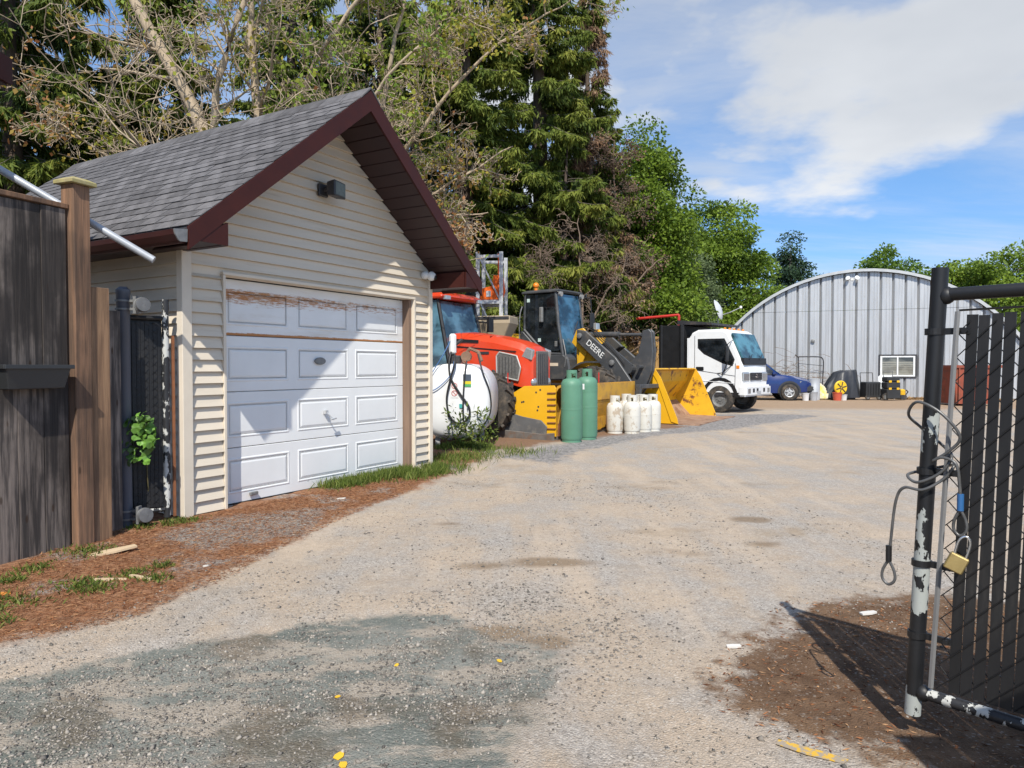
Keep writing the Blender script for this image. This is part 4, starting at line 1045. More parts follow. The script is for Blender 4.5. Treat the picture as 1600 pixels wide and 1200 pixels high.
bc = MB(); bc.tube([(-.4, -.35, CZ1+.1), (-.4, -.35, CZ1+.18)], .05, 10); bc.ball((-.4, -.35, CZ1+.24), .085, 12, 8); bc.build('beacon', m_amber, ro, smooth=60)
st_ = [(.06, -.577, 3.05), (.10, -.577, 2.45), (.05, -.577, 2.0)]
for x, y, z_ in ((-.48, -.580, 3.15), (-.12, -.580, 2.10)): MB().cbox((x, y, z_), (.09, .006, .09)).build('sticker', mat('sticker', (.5, .62, .58), .5), ld)
MB().box((-.06, -.70, 2.55), (.05, -.62, 2.95)).build('mirror', m_castgrey, ld, bevel=.02)
MB().box((.60, .70, 2.45), (.66, .92, 2.85)).build('mirror', m_black, ld, bevel=.02)
mr = MB(); mr.tube([(.36, .55, 3.3), (.60, .78, 3.25), (.62, .80, 2.8)], .018, 6); mr.build('mirror_arm', m_black, ld)
# interior
MB().box((-.35, -.25, 1.9), (-.05, .25, 2.75)).build('seat', m_dark, ld, bevel=.05)
# rear body, front frame
MB().prism([(-2.55, 1.05), (-.76, 1.05), (-.76, 2.22), (-1.1, 2.30), (-2.3, 2.22), (-2.55, 1.9)], 'y', -.60, .60).build('engine_hood', m_lyel, ld, bevel=.05)
MB().prism([(-2.62, .7), (-.7, .7), (-.7, 1.04), (-2.62, 1.04)], 'y', -.55, .55).build('rear_chassis', m_dgrey, ld, bevel=.03)
MB().prism([(-.3, 1.04), (.5, .75), (1.9, .6), (2.1, 1.0), (1.5, 1.6), (1.2, 2.25), (.95, 2.30), (.86, 1.9), (.9, 1.2)], 'y', -.34, .34).build('front_frame', m_lyel, ld, bevel=.02)
for sg in (-1, 1):
    MB().prism([(.78, 2.02), (.92, 2.34), (1.12, 2.38), (1.30, 2.2), (1.22, 1.75), (1.0, 1.3), (.9, 1.35), (1.02, 1.8)], 'y', sg*.36, sg*.42).build('arm_tower', m_lyel, ld, bevel=.01)
    arm = MB(); arm.prism([(1.02, 2.34), (1.28, 2.30), (2.14, 1.62), (2.60, 1.02), (2.80, .45), (2.94, .30), (2.78, .22), (2.58, .38), (2.30, .84), (1.85, 1.34), (1.02, 2.04)], 'y', sg*.47, sg*.56)
    ao = arm.build('lift_arm', m_dgrey, ld, bevel=.015)
    wheel(ld, (1.78, sg*.92, .70), .70, .50, .38, 16, m_lyel); wheel(ld, (-1.45, sg*.92, .70), .70, .50, .38, 16, m_lyel)
    fn = MB(); n_ = 9
    rings = [[(1.74+.80*math.cos(a), sg*.66, .70+.80*math.sin(a)), (1.74+.80*math.cos(a), sg*1.16, .70+.80*math.sin(a)), (1.74+.84*math.cos(a), sg*1.16, .70+.84*math.sin(a)), (1.74+.84*math.cos(a), sg*.66, .70+.84*math.sin(a))] for a in [R(84+k*10.5) for k in range(n_)]]
    fn.loft(rings); fn.build('fender', m_dgrey, ld)
right_arm = [o for o in ld.children if o.name.startswith('lift_arm')][0]
text('DEERE', .21, right_arm, side_text_M(1.56, -.562, 1.84, 39.5), m_ytext, .003)
# small fittings on the loader
for x, z_ in ((1.12, 2.18), (2.84, .32), (2.05, 1.50)): MB().lathe([(.07, -.02), (.07, .02), (.03, .03)], 12, tr(x, -.585, z_) @ rotm('X', 90)).build('pin_cap', m_castgrey, ld)
MB().tube(spl([(-.66, -.66, 1.5), (-.68, -.70, 1.9), (-.68, -.70, 2.7), (-.64, -.64, 3.0)], 4), .018, 6).build('grab_rail', m_castgrey, ld)
MB().tube(spl([(.70, -.62, 1.4), (.76, -.66, 1.7), (.66, -.64, 2.1)], 4), .016, 6).build('grab_rail', m_castgrey, ld)
for k in range(5): MB().box((-2.3+k*.09, -.606, 1.35), (-2.25+k*.09, -.598, 1.95)).build('vent_slot', m_black, ld)
MB().box((-1.7, -.606, 1.15), (-1.0, -.600, 1.22)).build('side_stripe', m_dgrey, ld)
MB().box((.36, -.585, 1.92), (.44, -.57, 2.06)).build('door_handle', m_castgrey, ld, bevel=.01)
MB().tube([(-1.5, .1, 2.28), (-1.5, .1, 2.85)], .05, 10).build('exhaust_stack', m_dark, ld)
MB().tube([(.45, -.1, 1.8), (.60, .15, 2.6)], .012, 5).build('wiper', m_black, ld)
for k in range(3): MB().tube(spl([(1.15+.1*k, -.40, 2.45-.05*k), (1.5, -.42, 2.30-.06*k), (1.95, -.42, 1.90-.05*k), (2.3, -.40, 1.50-.04*k)], 4), .014, 5).build('hydraulic_hose', m_black, ld)
# Z-bar linkage, tilt cylinder, curved coupler cheeks
cy_ = MB(); cy_.tube([(1.15, -.12, 2.22), (2.0, -.12, 2.20)], .075, 12); cy_.tube([(2.0, -.12, 2.20), (2.62, -.12, 2.18)], .042, 10); cy_.build('tilt_cylinder', m_dgrey, ld, smooth=40)
ck = MB()
for sg in (-1, 1):
    ck.prism([(2.62, 2.28), (2.78, 2.32), (2.86, 2.24), (2.90, 1.75), (2.86, 1.30), (2.70, .92), (2.45, .56), (2.22, .36), (2.10, .52), (2.28, .85), (2.34, 1.10), (2.22, 1.45), (2.50, 1.72), (2.58, 2.05)], 'y', sg*.03, sg*.10)
ck.build('bell_crank', m_dgrey, ld, bevel=.015)
lk = MB(); lk.prism([(1.55, 1.95), (1.70, 2.02), (2.45, 1.45), (2.40, 1.28), (2.25, 1.25)], 'y', -.30, -.24); lk.tube([(1.9, -.5, 1.3), (1.9, .5, 1.3)], .09, 10); lk.tube([(2.35, -.32, 1.35), (2.35, .32, 1.35)], .12, 12); lk.tube([(2.62, -.3, 1.40), (2.62, .3, 1.40)], .05, 10)
lk.build('linkage', m_dgrey, ld, bevel=0)
cpq = MB(); cpq.box((2.70, -.62, .20), (2.86, .62, .34)); cpq.box((2.72, -.62, .34), (2.84, -.54, .95)); cpq.box((2.72, .54, .34), (2.84, .62, .95)); cpq.box((2.7, -.6, .88), (2.84, .6, .98)); cpq.build('quick_coupler', m_dgrey, ld, bevel=.01)
hz = MB()
for k in range(6): hz.tube(spl([(1.0+.02*k, -.2+.07*k, 2.25), (1.4, -.2+.08*k, 2.05-.05*k), (1.7, -.15+.07*k, 1.75), (2.0, -.1+.05*k, 1.9)], 4), .018, 5)
hz.build('hydraulic_hoses', m_black, ld)
MB().cbox((1.05, .35, 2.45), (.12, .16, .18)).build('front_light', m_lens, ld, bevel=.02)
MB().box((.1, -.625, 1.42), (.50, -.618, 1.50)).build('caution_decal', mat('decal_cream', (.6, .5, .38), .5), ld)
sp3 = MB(); 
for k in range(3): sp3.box((-.3+.28*k, -.85, .5+.22*k), (.05+.28*k, -.6, .54+.22*k))
sp3.build('step', m_dark, ld)
# ---- white cab-over truck
m_twhite = mat('truck_white', (.76, .77, .77), .3, var=.03, coat=.3, dirt=(.55, .5, .44), damt=.26, dedge=.2)
tk2 = thing('cab_over_truck', 'white cab over truck with black body behind the yellow bucket', 'truck', (6.82, 22.6, 0), R(-40))
cabp = [(-.85, .62), (-.80, 2.28), (-.70, 2.46), (-.50, 2.55), (.30, 2.55), (.46, 2.46), (.84, 1.62), (.92, 1.45), (.95, 1.0), (.92, .62)]
def cabsec(y, k=1.0, dz=0):
    return [(x*(1 if x < 0 else 1-(1-k)*.6), y, z-(dz if z > 2.3 else 0)) for x, z in cabp]
cb2 = MB(); cb2.loft([cabsec(-1.0, .93, .06), cabsec(-.95, .985, .0), cabsec(-.6, 1.0), cabsec(0, 1.02), cabsec(.6, 1.0), cabsec(.95, .985), cabsec(1.0, .93, .06)])
cbo = cb2.build('cab', m_twhite, tk2, smooth=28)
m_tglass = glass_mat('truck_glass', (.05, .14, .17), .05, .9)  # windscreen's sky reflection painted as a blue-green base colour
ws = MB(); ws.add([(.515, -.86, 2.40), (.515, .86, 2.40), (.855, .88, 1.66), (.855, -.88, 1.66), (.56, -.86, 2.43), (.56, .86, 2.43), (.905, .88, 1.66), (.905, -.88, 1.66)], [(0, 1, 2, 3), (7, 6, 5, 4), (0, 4, 5, 1), (3, 2, 6, 7), (0, 3, 7, 4), (1, 5, 6, 2)]); ws.build('windscreen', m_tglass, cbo)
MB().prism([(.86, 1.48), (.955, 1.46), (.935, 1.67), (.84, 1.67)], 'y', -.90, .90).build('cowl', m_black, cbo)
wp = MB()
for y in (-.5, .3): wp.tube([(.95, y, 1.62), (.90, y+.35, 1.78)], .012, 5)
wp.build('wiper', m_black, cbo)
MB().prism([(-.46, 2.22), (.34, 2.22), (.66, 1.62), (.60, 1.46), (.30, 1.55), (-.28, 1.84), (-.46, 2.0)], 'y', -1.008, -.985).build('side_window', m_glass, cbo, bevel=.01)
MB().prism([(-.51, 2.27), (.37, 2.27), (.70, 1.62), (.63, 1.41), (.30, 1.50), (-.31, 1.79), (-.51, 1.98)], 'y', -1.003, -.98).build('window_seal', m_black, cbo, bevel=.008)
MB().prism([(-.46, 2.22), (.34, 2.22), (.66, 1.62), (.60, 1.46), (.30, 1.55), (-.28, 1.84), (-.46, 2.0)], 'y', .985, 1.008).build('side_window', m_glass, cbo)
dl = MB()
for a, b in (((-.60, .66), (-.60, 2.36)), ((.70, .66), (.72, 1.5)), ((-.60, 1.30), (.72, 1.12))): dl.tube([(a[0], -1.001, a[1]), (b[0], -1.001, b[1])], .009, 4)
dl.build('door_seam', m_dark, cbo)
MB().box((-.56, -1.012, 1.28), (-.30, -.99, 1.40)).build('door_handle', m_black, cbo, bevel=.02)
mi = MB(); mi.box((.50, -1.30, 1.55), (.58, -1.12, 2.02)); mio = mi.build('mirror', m_black, tk2, bevel=.03)
ma = MB(); ma.tube([(.62, -1.0, 2.2), (.55, -1.2, 2.08), (.54, -1.2, 1.5), (.30, -1.02, 1.15)], .014, 6); ma.tube([(.66, -.99, 1.5), (.35, -1.1, 1.22), (.15, -1.01, 1.20)], .012, 6); ma.build('mirror_bracket', m_black, tk2)
MB().box((.55, 1.05, 1.6), (.63, 1.25, 2.0)).build('mirror', m_black, tk2, bevel=.03)
MB().box((.945, -.46, .98), (.985, .46, 1.22)).build('front_grille', m_black, cbo, bevel=.02)
gr = MB()
for k in range(3): gr.box((.984, -.44, 1.01+k*.075), (.992, .44, 1.03+k*.075))
gr.build('grille_bar', m_dark, cbo)
MB().box((1.066, -.16, .53), (1.074, .14, .66)).build('number_plate', m_steel, bo_ if False else tk2)
em = MB()
for a in (90, 210, 330):
    M = tr(.994, 0, 1.10) @ rotm('X', a-90) 
    em.add([(0, 0, 0), (0, .028, .045), (0, 0, .09), (0, -.028, .045), (.006, 0, 0), (.006, .028, .045), (.006, 0, .09), (.006, -.028, .045)], [(0, 1, 2, 3), (7, 6, 5, 4), (0, 4, 5, 1), (1, 5, 6, 2), (2, 6, 7, 3), (3, 7, 4, 0)], M)
em.build('emblem', m_chrome, cbo)
for sg in (-1, 1):
    MB().prism([(.80, .95), (.965, .95), (.965, 1.22), (.80, 1.32)], 'y', sg*.50, sg*.985).build('headlight', m_lens, cbo, bevel=.03)
bm_ = MB(); bm_.box((.80, -1.02, .50), (1.06, 1.02, .84)); bo_ = bm_.build('bumper', m_twhite, tk2, bevel=.05, seg=2)
for y in (-.42, -.12, .42): MB().box((1.058, y-.07, .62), (1.066, y+.07, .74)).build('bumper_slot', m_black, bo_)
MB().prism([(-.9, .52), (.78, .52), (.78, .68), (-.9, .68)], 'y', -.98, .98).build('sill', m_dark, tk2)
for sg in (-1, 1):
    wheel(tk2, (.22, sg*.90, .42), .42, .24, .24, 0, m_castgrey); MB().loft([[(.22+.47*math.cos(q), sg*.9, .48+.50*math.sin(q)), (.22+.47*math.cos(q), sg*1.012, .48+.50*math.sin(q)), (.22+.58*math.cos(q), sg*1.012, .48+.60*math.sin(q)), (.22+.58*math.cos(q), sg*.9, .48+.60*math.sin(q))] for q in [R(0+k*18) for k in range(11)]]).build('wheel_arch', m_black, tk2); wheel(tk2, (-3.3, sg*.80, .42), .42, .44, .24, 0, m_castgrey)
    MB().box((-4.4, sg*.38-.05, .72), (.5, sg*.38+.05, .95)).build('chassis_rail', m_black, tk2)
    MB().box((-.32, sg*.97-.02, .60), (-.22, sg*.97+.02, 1.05)).build('mud_flap', m_black, tk2)
MB().tube([(.22, -.8, .42), (.22, .8, .42)], .07, 8).build('front_axle', m_black, tk2)
MB().tube([(-3.3, -.8, .42), (-3.3, .8, .42)], .09, 8).build('rear_axle', m_black, tk2)
MB().box((-.5, -.35, .45), (.6, .35, .75)).build('engine', m_dark, tk2)
hbx = MB(); hbx.box((-1.85, -1.02, 1.02), (-.98, 1.02, 2.72)); hbx.box((-1.80, -1.07, .98), (-1.70, -1.02, 2.74)); hbx.box((-1.10, -1.07, .98), (-1.0, -1.02, 2.74)); hbx.build('black_body', m_black, tk2, bevel=.02)
MB().prism([(-1.2, 2.74), (-.05, 2.70), (-.05, 2.76), (-1.2, 2.88)], 'y', -1.0, 1.0).build('cab_guard', m_dark, tk2)
MB().box((-1.7, -1.0, .55), (-1.05, -.55, 1.0)).build('fuel_box', m_black, tk2, bevel=.03)
MB().box((-4.45, -.9, .80), (-1.9, .9, .96)).build('flat_deck', m_black, tk2)
MB().box((-4.5, -.85, .85), (-4.44, -.6, .95)).build('tail_light', m_red, tk2)
tlg = MB(); tlg.box((-2.10, -1.0, 1.08), (-1.95, -.85, 1.16)); tlg.build('side_marker', m_red, tk2)
MB().box((.74, -1.012, 1.34), (.84, -.985, 1.44)).build('side_indicator', m_amber, cbo, bevel=.01)
MB().tube([(-.52, -1.005, .98), (.70, -1.005, .90)], .012, 4).build('side_crease', m_twhite, cbo)
MB().prism([(-.86, 2.3), (-.80, 2.3), (-.80, .7), (-.86, .7)], 'y', -.99, .99).build('rear_corner', m_twhite, cbo)
for sg in (-1, 1):
    MB().cbox((1.062, sg*.78, .67), (.02, .20, .14)).build('fog_light', m_lens, bo_, bevel=.006)
    MB().box((-4.4, sg*.95-.04, .62), (-1.95, sg*.95+.04, .70)).build('side_guard', m_dark, tk2)
MB().cbox((-.2, 0, 2.58), (.35, .5, .05)).build('roof_vent', m_twhite, cbo, bevel=.015)
rk = MB()
for k in range(5): rk.ball((.25, -.7+.35*k, 2.57), .045, 8, 6)
rk.build('roof_marker', m_amber, cbo)
MB().tube([(-1.5, -.3, 2.72), (-1.5, -.3, 3.08), (-1.5, -.3, 3.10), (-2.9, -.6, 3.02)], .045, 8).build('red_hoist_arm', m_red, tk2)
# ---- blue SUV behind the truck
m_blue_car = mat('car_blue', (.008, .025, .125), .25, var=.05, coat=.5)
car = thing('blue_car', 'dark blue sport utility car half hidden behind the white truck', 'car', (10.45, 30.75, 0), R(-10))
def carsec(x, zb, zs, zt, w, wt): return [(x, -w, zb), (x, -w*1.02, (zb+zs)/2), (x, -w, zs), (x, -wt, zt), (x, wt, zt), (x, w, zs), (x, w*1.02, (zb+zs)/2), (x, w, zb)]
bd = MB(); bd.loft([carsec(-2.2, .45, 1.0, 1.05, .80, .75), carsec(-2.1, .35, 1.05, 1.55, .88, .66), carsec(-1.5, .30, 1.05, 1.68, .90, .64), carsec(0, .30, 1.03, 1.68, .90, .64), carsec(.35, .30, 1.03, 1.60, .90, .64), carsec(.98, .30, 1.02, 1.08, .90, .72), carsec(1.6, .32, .90, 1.0, .89, .72), carsec(2.02, .36, .80, .90, .84, .66), carsec(2.22, .42, .70, .76, .70, .55)])
cbd = bd.build('body', m_blue_car, car, smooth=35)
MB().loft([[(.34, -.66, 1.57), (.34, .66, 1.57), (.33, .66, 1.57), (.33, -.66, 1.57)], [(1.01, -.74, 1.075), (1.01, .74, 1.075), (.99, .74, 1.075), (.99, -.74, 1.075)]]).build('windscreen', m_tglass, cbd)
for sg in (-1, 1):
    MB().loft([[(-2.0, sg*.88, 1.10), (.85, sg*.885, 1.07), (.85, sg*.895, 1.07), (-2.0, sg*.895, 1.10)], [(-1.95, sg*.70, 1.55), (.30, sg*.70, 1.56), (.30, sg*.72, 1.56), (-1.95, sg*.72, 1.55)]]).build('side_windows', m_glass, cbd)
    wheel(car, (1.31, sg*.89, .34), .34, .22, .20, 0, m_steel, 0, 5); wheel(car, (-1.31, sg*.89, .34), .34, .22, .20, 0, m_steel, 0, 5)
    for xx in (1.31, -1.31):
        a_ = MB(); a_.loft([[(xx+.40*math.cos(q), sg*.85, .34+.40*math.sin(q)), (xx+.40*math.cos(q), sg*.925, .34+.40*math.sin(q)), (xx+.47*math.cos(q), sg*.925, .34+.47*math.sin(q)), (xx+.47*math.cos(q), sg*.85, .34+.47*math.sin(q))] for q in [R(-5+k*19) for k in range(11)]]); a_.build('wheel_arch', m_plastic, cbd)
        MB().lathe([(.395, -.012), (.395, .012)], 24, tr(xx, sg*.905, .34) @ rotm('X', 90)).build('wheel_well', m_black, cbd)
    MB().loft([[(1.70, sg*.70, .84), (1.74, sg*.885, .80), (1.74, sg*.88, .66), (1.70, sg*.65, .68)], [(2.12, sg*.62, .79), (2.06, sg*.82, .75), (2.08, sg*.80, .64), (2.19, sg*.6, .64)]]).build('headlight', m_lens, cbd, smooth=40)
    MB().box((.62, sg*.93-.07, 1.06), (.76, sg*.93+.07, 1.20)).build('mirror', m_blue_car, cbd, bevel=.03)
MB().prism([(1.72, .30), (2.28, .36), (2.32, .50), (2.24, .62), (1.78, .62)], 'y', -.84, .84).build('bumper', m_plastic, car, bevel=.05, seg=2)
MB().box((-2.3, -.8, .35), (-2.1, .8, .62)).build('bumper', m_plastic, car, bevel=.04)
MB().box((2.16, -.4, .63), (2.235, .4, .72)).build('front_grille', m_black, cbd)
# ------------------------------------------------------------------ arched metal shed at the back
m_corr = mat('ribbed_steel', (.47, .48, .49), .42, .35, var=.12, sc=2.2, stretch=(2.5, 2.5, .25), dirt=(.42, .41, .40), damt=.36, dsc=3, dedge=.2)
m_corr2 = mat('arch_steel', (.52, .53, .54), .45, .4, var=.12, sc=3)
hg = thing('arched_shed', 'large arched metal shed with ribbed pale steel front at the back of yard', 'shed', (16.2, 33.0, 0), R(-22))
HGM = Matrix.Translation((16.2, 33.0, 0)) @ rotm('Z', -22)
HR, HZ, PWD = 7.58, -1.72, .505
def arch(x): return HZ+math.sqrt(max(0, HR*HR-x*x))
HWD = math.sqrt(HR*HR-HZ*HZ)
nP = int(2*HWD/PWD)
WX0, WX1, WZ0, WZ1 = .80, 2.21, .96, 1.90
for k in range(nP):
    x0 = -nP*PWD/2+k*PWD
    # profile across one sheet: deep sloping flank, flat pan with small stiffeners
    prof = [(0, .0), (.085, -.115), (.10, -.12), (.235, -.12), (.245, -.108), (.265, -.108), (.275, -.12), (.36, -.12), (.37, -.108), (.39, -.108), (.40, -.12), (.475, -.12), (.485, -.115), (PWD-.004, 0)]
    def piece(za, zb_of):
        m = MB(); n = len(prof)
        vs = [(x0+a, b, za) for a, b in prof]+[(x0+a, b, max(za+.01, zb_of(x0+a))) for a, b in prof]
        vs += [(x0+a, b+.006, za) for a, b in prof]+[(x0+a, b+.006, max(za+.01, zb_of(x0+a))) for a, b in prof]
        fs = [(i, i+1, n+i+1, n+i) for i in range(n-1)]+[(2*n+i+1, 2*n+i, 3*n+i, 3*n+i+1) for i in range(n-1)]
        fs += [(n+i, n+i+1, 3*n+i+1, 3*n+i) for i in range(n-1)]
        m.add(vs, fs); m.build('wall_sheet', m_corr, hg)
    top = lambda x: arch(x)-.10
    seam = 4.02
    if x0+PWD > WX0 and x0 < WX1:
        piece(.02, lambda x: min(WZ0, top(x))); piece(WZ1, lambda x: min(seam, top(x)))
    else:
        piece(.02, lambda x: min(seam, top(x)))
    if max(top(x0), top(x0+PWD)) > seam+.05:
        piece(seam+.012, top)
fr = MB(); n = 40
pts = [(-HWD+2*HWD*k/n) for k in range(n+1)]
th0 = math.asin(HWD/HR)
for rr in range(11):
    y0 = -.28+rr*1.15; m = MB(); rings = []
    for k in range(n+1):
        q = -th0+2*th0*k/n
        c, s = math.sin(q), math.cos(q); r0, r1 = HR-.04, HR+.05
        rings.append([(c*r0, y0, HZ+s*r0), (c*r1, y0, HZ+s*r1), (c*(r1+.05), y0+.57, HZ+s*(r1+.05)), (c*r1, y0+1.14, HZ+s*r1), (c*r0, y0+1.14, HZ+s*r0)])
    m.loft(rings); m.build('roof_arch', m_corr2, hg, smooth=30)
m = MB(); rings = []
for k in range(n+1):
    q = -th0+2*th0*k/n; c, s = math.sin(q), math.cos(q)
    rings.append([(c*(HR-.08), -.30, HZ+s*(HR-.08)), (c*(HR+.05), -.30, HZ+s*(HR+.05)), (c*(HR+.05), -.285, HZ+s*(HR+.05)), (c*(HR-.08), -.285, HZ+s*(HR-.08))])
m.loft(rings); m.build('edge_trim', mat('trim_grey', (.46, .47, .47), .5, .3, var=.1), hg)
MB().box((-HWD, 12.3, 0), (HWD, 12.35, 4)).build('back_wall', m_corr2, hg)
# sliding window with white frame, dark surround and blinds behind the glass
wf = MB()
for a, b in (((WX0-.06, WZ0-.06), (WX1+.06, WZ0)), ((WX0-.06, WZ1), (WX1+.06, WZ1+.06)), ((WX0-.06, WZ0), (WX0, WZ1)), ((WX1, WZ0), (WX1+.06, WZ1))): wf.box((a[0], -.17, a[1]), (b[0], -.10, b[1]))
wo_ = wf.build('window', m_dark, hg)
wf = MB()
for a, b in (((WX0+.0, WZ0+.0), (WX1, WZ0+.07)), ((WX0, WZ1-.07), (WX1, WZ1)), ((WX0, WZ0+.07), (WX0+.08, WZ1-.07)), ((WX1-.08, WZ0+.07), (WX1, WZ1-.07)), (((WX0+WX1)/2-.03, WZ0+.07), ((WX0+WX1)/2+.03, WZ1-.07))): wf.box((a[0], -.16, a[1]), (b[0], -.11, b[1]))
wf.build('window_frame', m_white, wo_)
for a, b in ((WX0+.08, (WX0+WX1)/2-.03), ((WX0+WX1)/2+.03, WX1-.08)):
    MB().box((a, -.128, WZ0+.07), (b, -.124, WZ1-.07)).build('pane', glass_mat('shed_pane', (.13, .13, .11), .08), wo_)
    for k in range(7): MB().box((a+.01, -.133, WZ0+.10+k*.088), (b-.01, -.1285, WZ0+.135+k*.088)).build('blind_slat', mat('blind', (.34, .33, .28), .7, var=.05), wo_)
sl_ = thing('twin_spotlight', 'white twin spotlight under the peak of the arched shed', 'light', tuple(HGM @ Vector((-.4, -.14, 5.45))), R(-22))
MB().cbox((0, .04, 0), (.10, .08, .10)).build('base', m_white, sl_)
for sg in (-1, 1): MB().lathe([(.02, 0), (.06, .05), (.10, .18), (.09, .185)], 12, tr(sg*.14, -.02, 0) @ rotm('X', 70) @ rotm('Y', sg*20)).build('lamp_head', m_white, sl_, smooth=40)
vb = tag(MB().lathe([(.05, 0), (.09, .03), (.09, .09), (.03, .11)], 12, HGM @ tr(-2.05, -.115, 2.62) @ rotm('X', 90)).build('vent_cap', m_castgrey, smooth=40), 'small grey vent cap on the ribbed shed wall', 'vent')
# ------------------------------------------------------------------ things against the shed
Y0 = 31.9
def lathe_thing(name, label, cat, x, y, prof, m, group=None, n=20):
    return tag(MB().lathe(prof, n).build(name, m, smooth=35, loc=(x, y, gz(x, y))), label, cat, group)
def bucketp(r, h): return [(r*.82, 0), (r, h), (r*1.05, h), (r*1.05, h-.03), (r*.97, h-.03), (r*.80, .02)]
gp_ = mat('pail_grey', (.35, .36, .38), .5); gp2 = mat('pail_white', (.6, .6, .6), .45)
lathe_thing('pail', 'grey plastic pail beside the blue car bumper, standing in front', 'pail', 12.62, 29.7, bucketp(.17, .36), gp_, 'pails by the car')
lathe_thing('barrel', 'pale grey open barrel behind the grey pail by the car', 'barrel', 12.85, 30.2, [(.24, 0), (.25, .3), (.24, .32), (.25, .6), (.24, .62), (.25, .90), (.23, .90), (.22, .1)], mat('barrel_grey', (.42, .44, .46), .5, .2), None)
lathe_thing('pail', 'small white pail in the shade under the car nose', 'pail', 12.25, 29.6, bucketp(.15, .32), gp2, 'pails by the car')
lathe_thing('flower_pot', 'red plastic pot in front of the tarp covered machine', 'pot', 13.62, 29.7, bucketp(.19, .34), mat('red_pot', (.50, .09, .05), .5, var=.1))
lathe_thing('pail', 'white pail lying low between red pot and tarp', 'pail', 13.98, 29.9, bucketp(.14, .24), gp2, 'pails by the car')
# yellow and white bag slumped against the wall
bg_ = MB(); bg_.loft([[(-.05+a*.30, -.16+b*.12, 0) for a, b in ((-1, -1), (1, -1), (1, 1), (-1, 1))], [(-.02+a*.32, -.1+b*.15, .25) for a, b in ((-1, -1), (1, -1), (1, 1), (-1, 1))], [(-.08+a*.25, .02+b*.12, .55) for a, b in ((-1, -1), (1, -1), (1, 1), (-1, 1))], [(-.20+a*.12, .10+b*.06, .80) for a, b in ((-1, -1), (1, -1), (1, 1), (-1, 1))]])
tag(bg_.build('sack', mat('sack_yellow', (.55, .52, .42), .6, var=.3, sc=2.5, dirt=(.65, .48, .05), damt=.5), bevel=.05, seg=2, smooth=50, loc=(13.25, 30.5, 0)), 'yellow and white sack slumped beside the grey barrel', 'sack')
# tarp-covered machine: draped folds over a lump
tp = thing('tarp_covered_machine', 'machine under a black tarp in front of the arched shed', 'covered machine', (14.05, 30.6, 0), 0)
m_tarp = mat('black_tarp', (.025, .027, .032), .42, var=.2, sc=3, bump=.3, bsc=7)
def drape(z, t, n=36):
    out = []
    for k in range(n):
        a = 2*math.pi*k/n; f = 1+(.12-.07*t)*math.sin(a*7+1+2*t)+(.09-.05*t)*math.sin(a*11+3*t)
        ex = .78-.34*t; ey = .55-.25*t
        out.append((.10+ex*f*math.copysign(abs(math.cos(a))**.8, math.cos(a))+.18*t, ey*f*math.copysign(abs(math.sin(a))**.8, math.sin(a)), z+.06*t*math.cos(a)))
    return out
d_ = MB(); d_.loft([drape(.08, 0), drape(.3, .12), drape(.6, .35), drape(.9, .62), drape(1.12, .85), drape(1.22, .98), [(.28+.35*(p[0]-.28), .4*p[1], 1.26) for p in drape(1.2, 1)]], caps=True); d_.build('tarp', m_tarp, tp, smooth=60)
MB().box((-.4, -.35, 0), (.6, .35, .12)).build('base', m_black, tp)
yr = MB(); yr.lathe([(.10, -.05), (.27, -.05), (.30, -.02), (.30, .02), (.27, .05), (.10, .05)], 22, rotm('X', 90)); 
hrl = thing('hose_reel', 'round yellow hose reel leaning on the black tarp', 'hose reel', (13.86, 29.93, .52), R(12))
yr.build('drum', mat('reel_yellow', (.75, .48, .02), .5), hrl, smooth=35)
for k in range(6): MB().box((-.02, -.07, .03), (.02, -.045, .25), rotm('Y', 60*k+15)).build('spoke', m_dark, hrl)
MB().lathe([(.02, -.10), (.07, -.09), (.07, .06)], 12, rotm('X', 90)).build('hub', mat('hub_y', (.6, .4, .02), .5), hrl)
MB().box((-.05, .05, -.53), (.05, .09, -.2)).build('stand', m_dark, hrl)
# black carts and a rolling tool box
def cart(name, label, x, y, w, h):
    t = thing(name, label, 'cart', (x, y, 0), R(6))
    MB().box((-w/2, -.25, .10), (w/2, .25, h)).build('bin', m_plastic, t, bevel=.03)
    MB().tube([(-w/2+.05, .24, h-.1), (-w/2+.05, .30, h+.38), (w/2-.05, .30, h+.38), (w/2-.05, .24, h-.1)], .018, 6).build('handle', m_black, t)
    for sx in (-1, 1): wheel(t, (sx*(w/2-.08), -.22, .11), .11, .06, .06, 0, m_castgrey)
    for k in range(5): MB().box((-w/2+.06+k*w/5.6, -.262, .2), (-w/2+.09+k*w/5.6, -.25, h-.08)).build('rib', m_black, t)
    return t
cart('black_cart', 'black wheeled cart with tall handle left of the tool box', 15.25, 30.2, .66, .76)
tb = thing('tool_box', 'black rolling tool box with yellow latches below the shed window', 'tool box', (15.88, 29.75, 0), R(4))
MB().box((-.30, -.24, .06), (.30, .24, .48)).build('lower_box', m_plastic, tb, bevel=.03)
MB().box((-.29, -.23, .485), (.29, .23, .76)).build('middle_box', m_plastic, tb, bevel=.03)
MB().box((-.28, -.22, .765), (.28, .22, .98)).build('lid_box', m_plastic, tb, bevel=.04)
ylm = mat('latch_yellow', (.72, .42, .02), .5)
for z_ in (.44, .74):
    for sx in (-.17, .17): MB().box((sx-.06, -.255, z_), (sx+.06, -.235, z_+.09)).build('latch', ylm, tb, bevel=.008)
wheel(tb, (-.31, -.15, .15), .15, .07, .09, 0, m_castgrey)
MB().tube([(-.2, .2, .98), (-.2, .2, 1.2), (.2, .2, 1.2), (.2, .2, .98)], .018, 6).build('handle', m_castgrey, tb)
ch = thing('plastic_chair', 'white plastic garden chair below the shed window', 'chair', (16.35, 30.9, 0), R(-15))
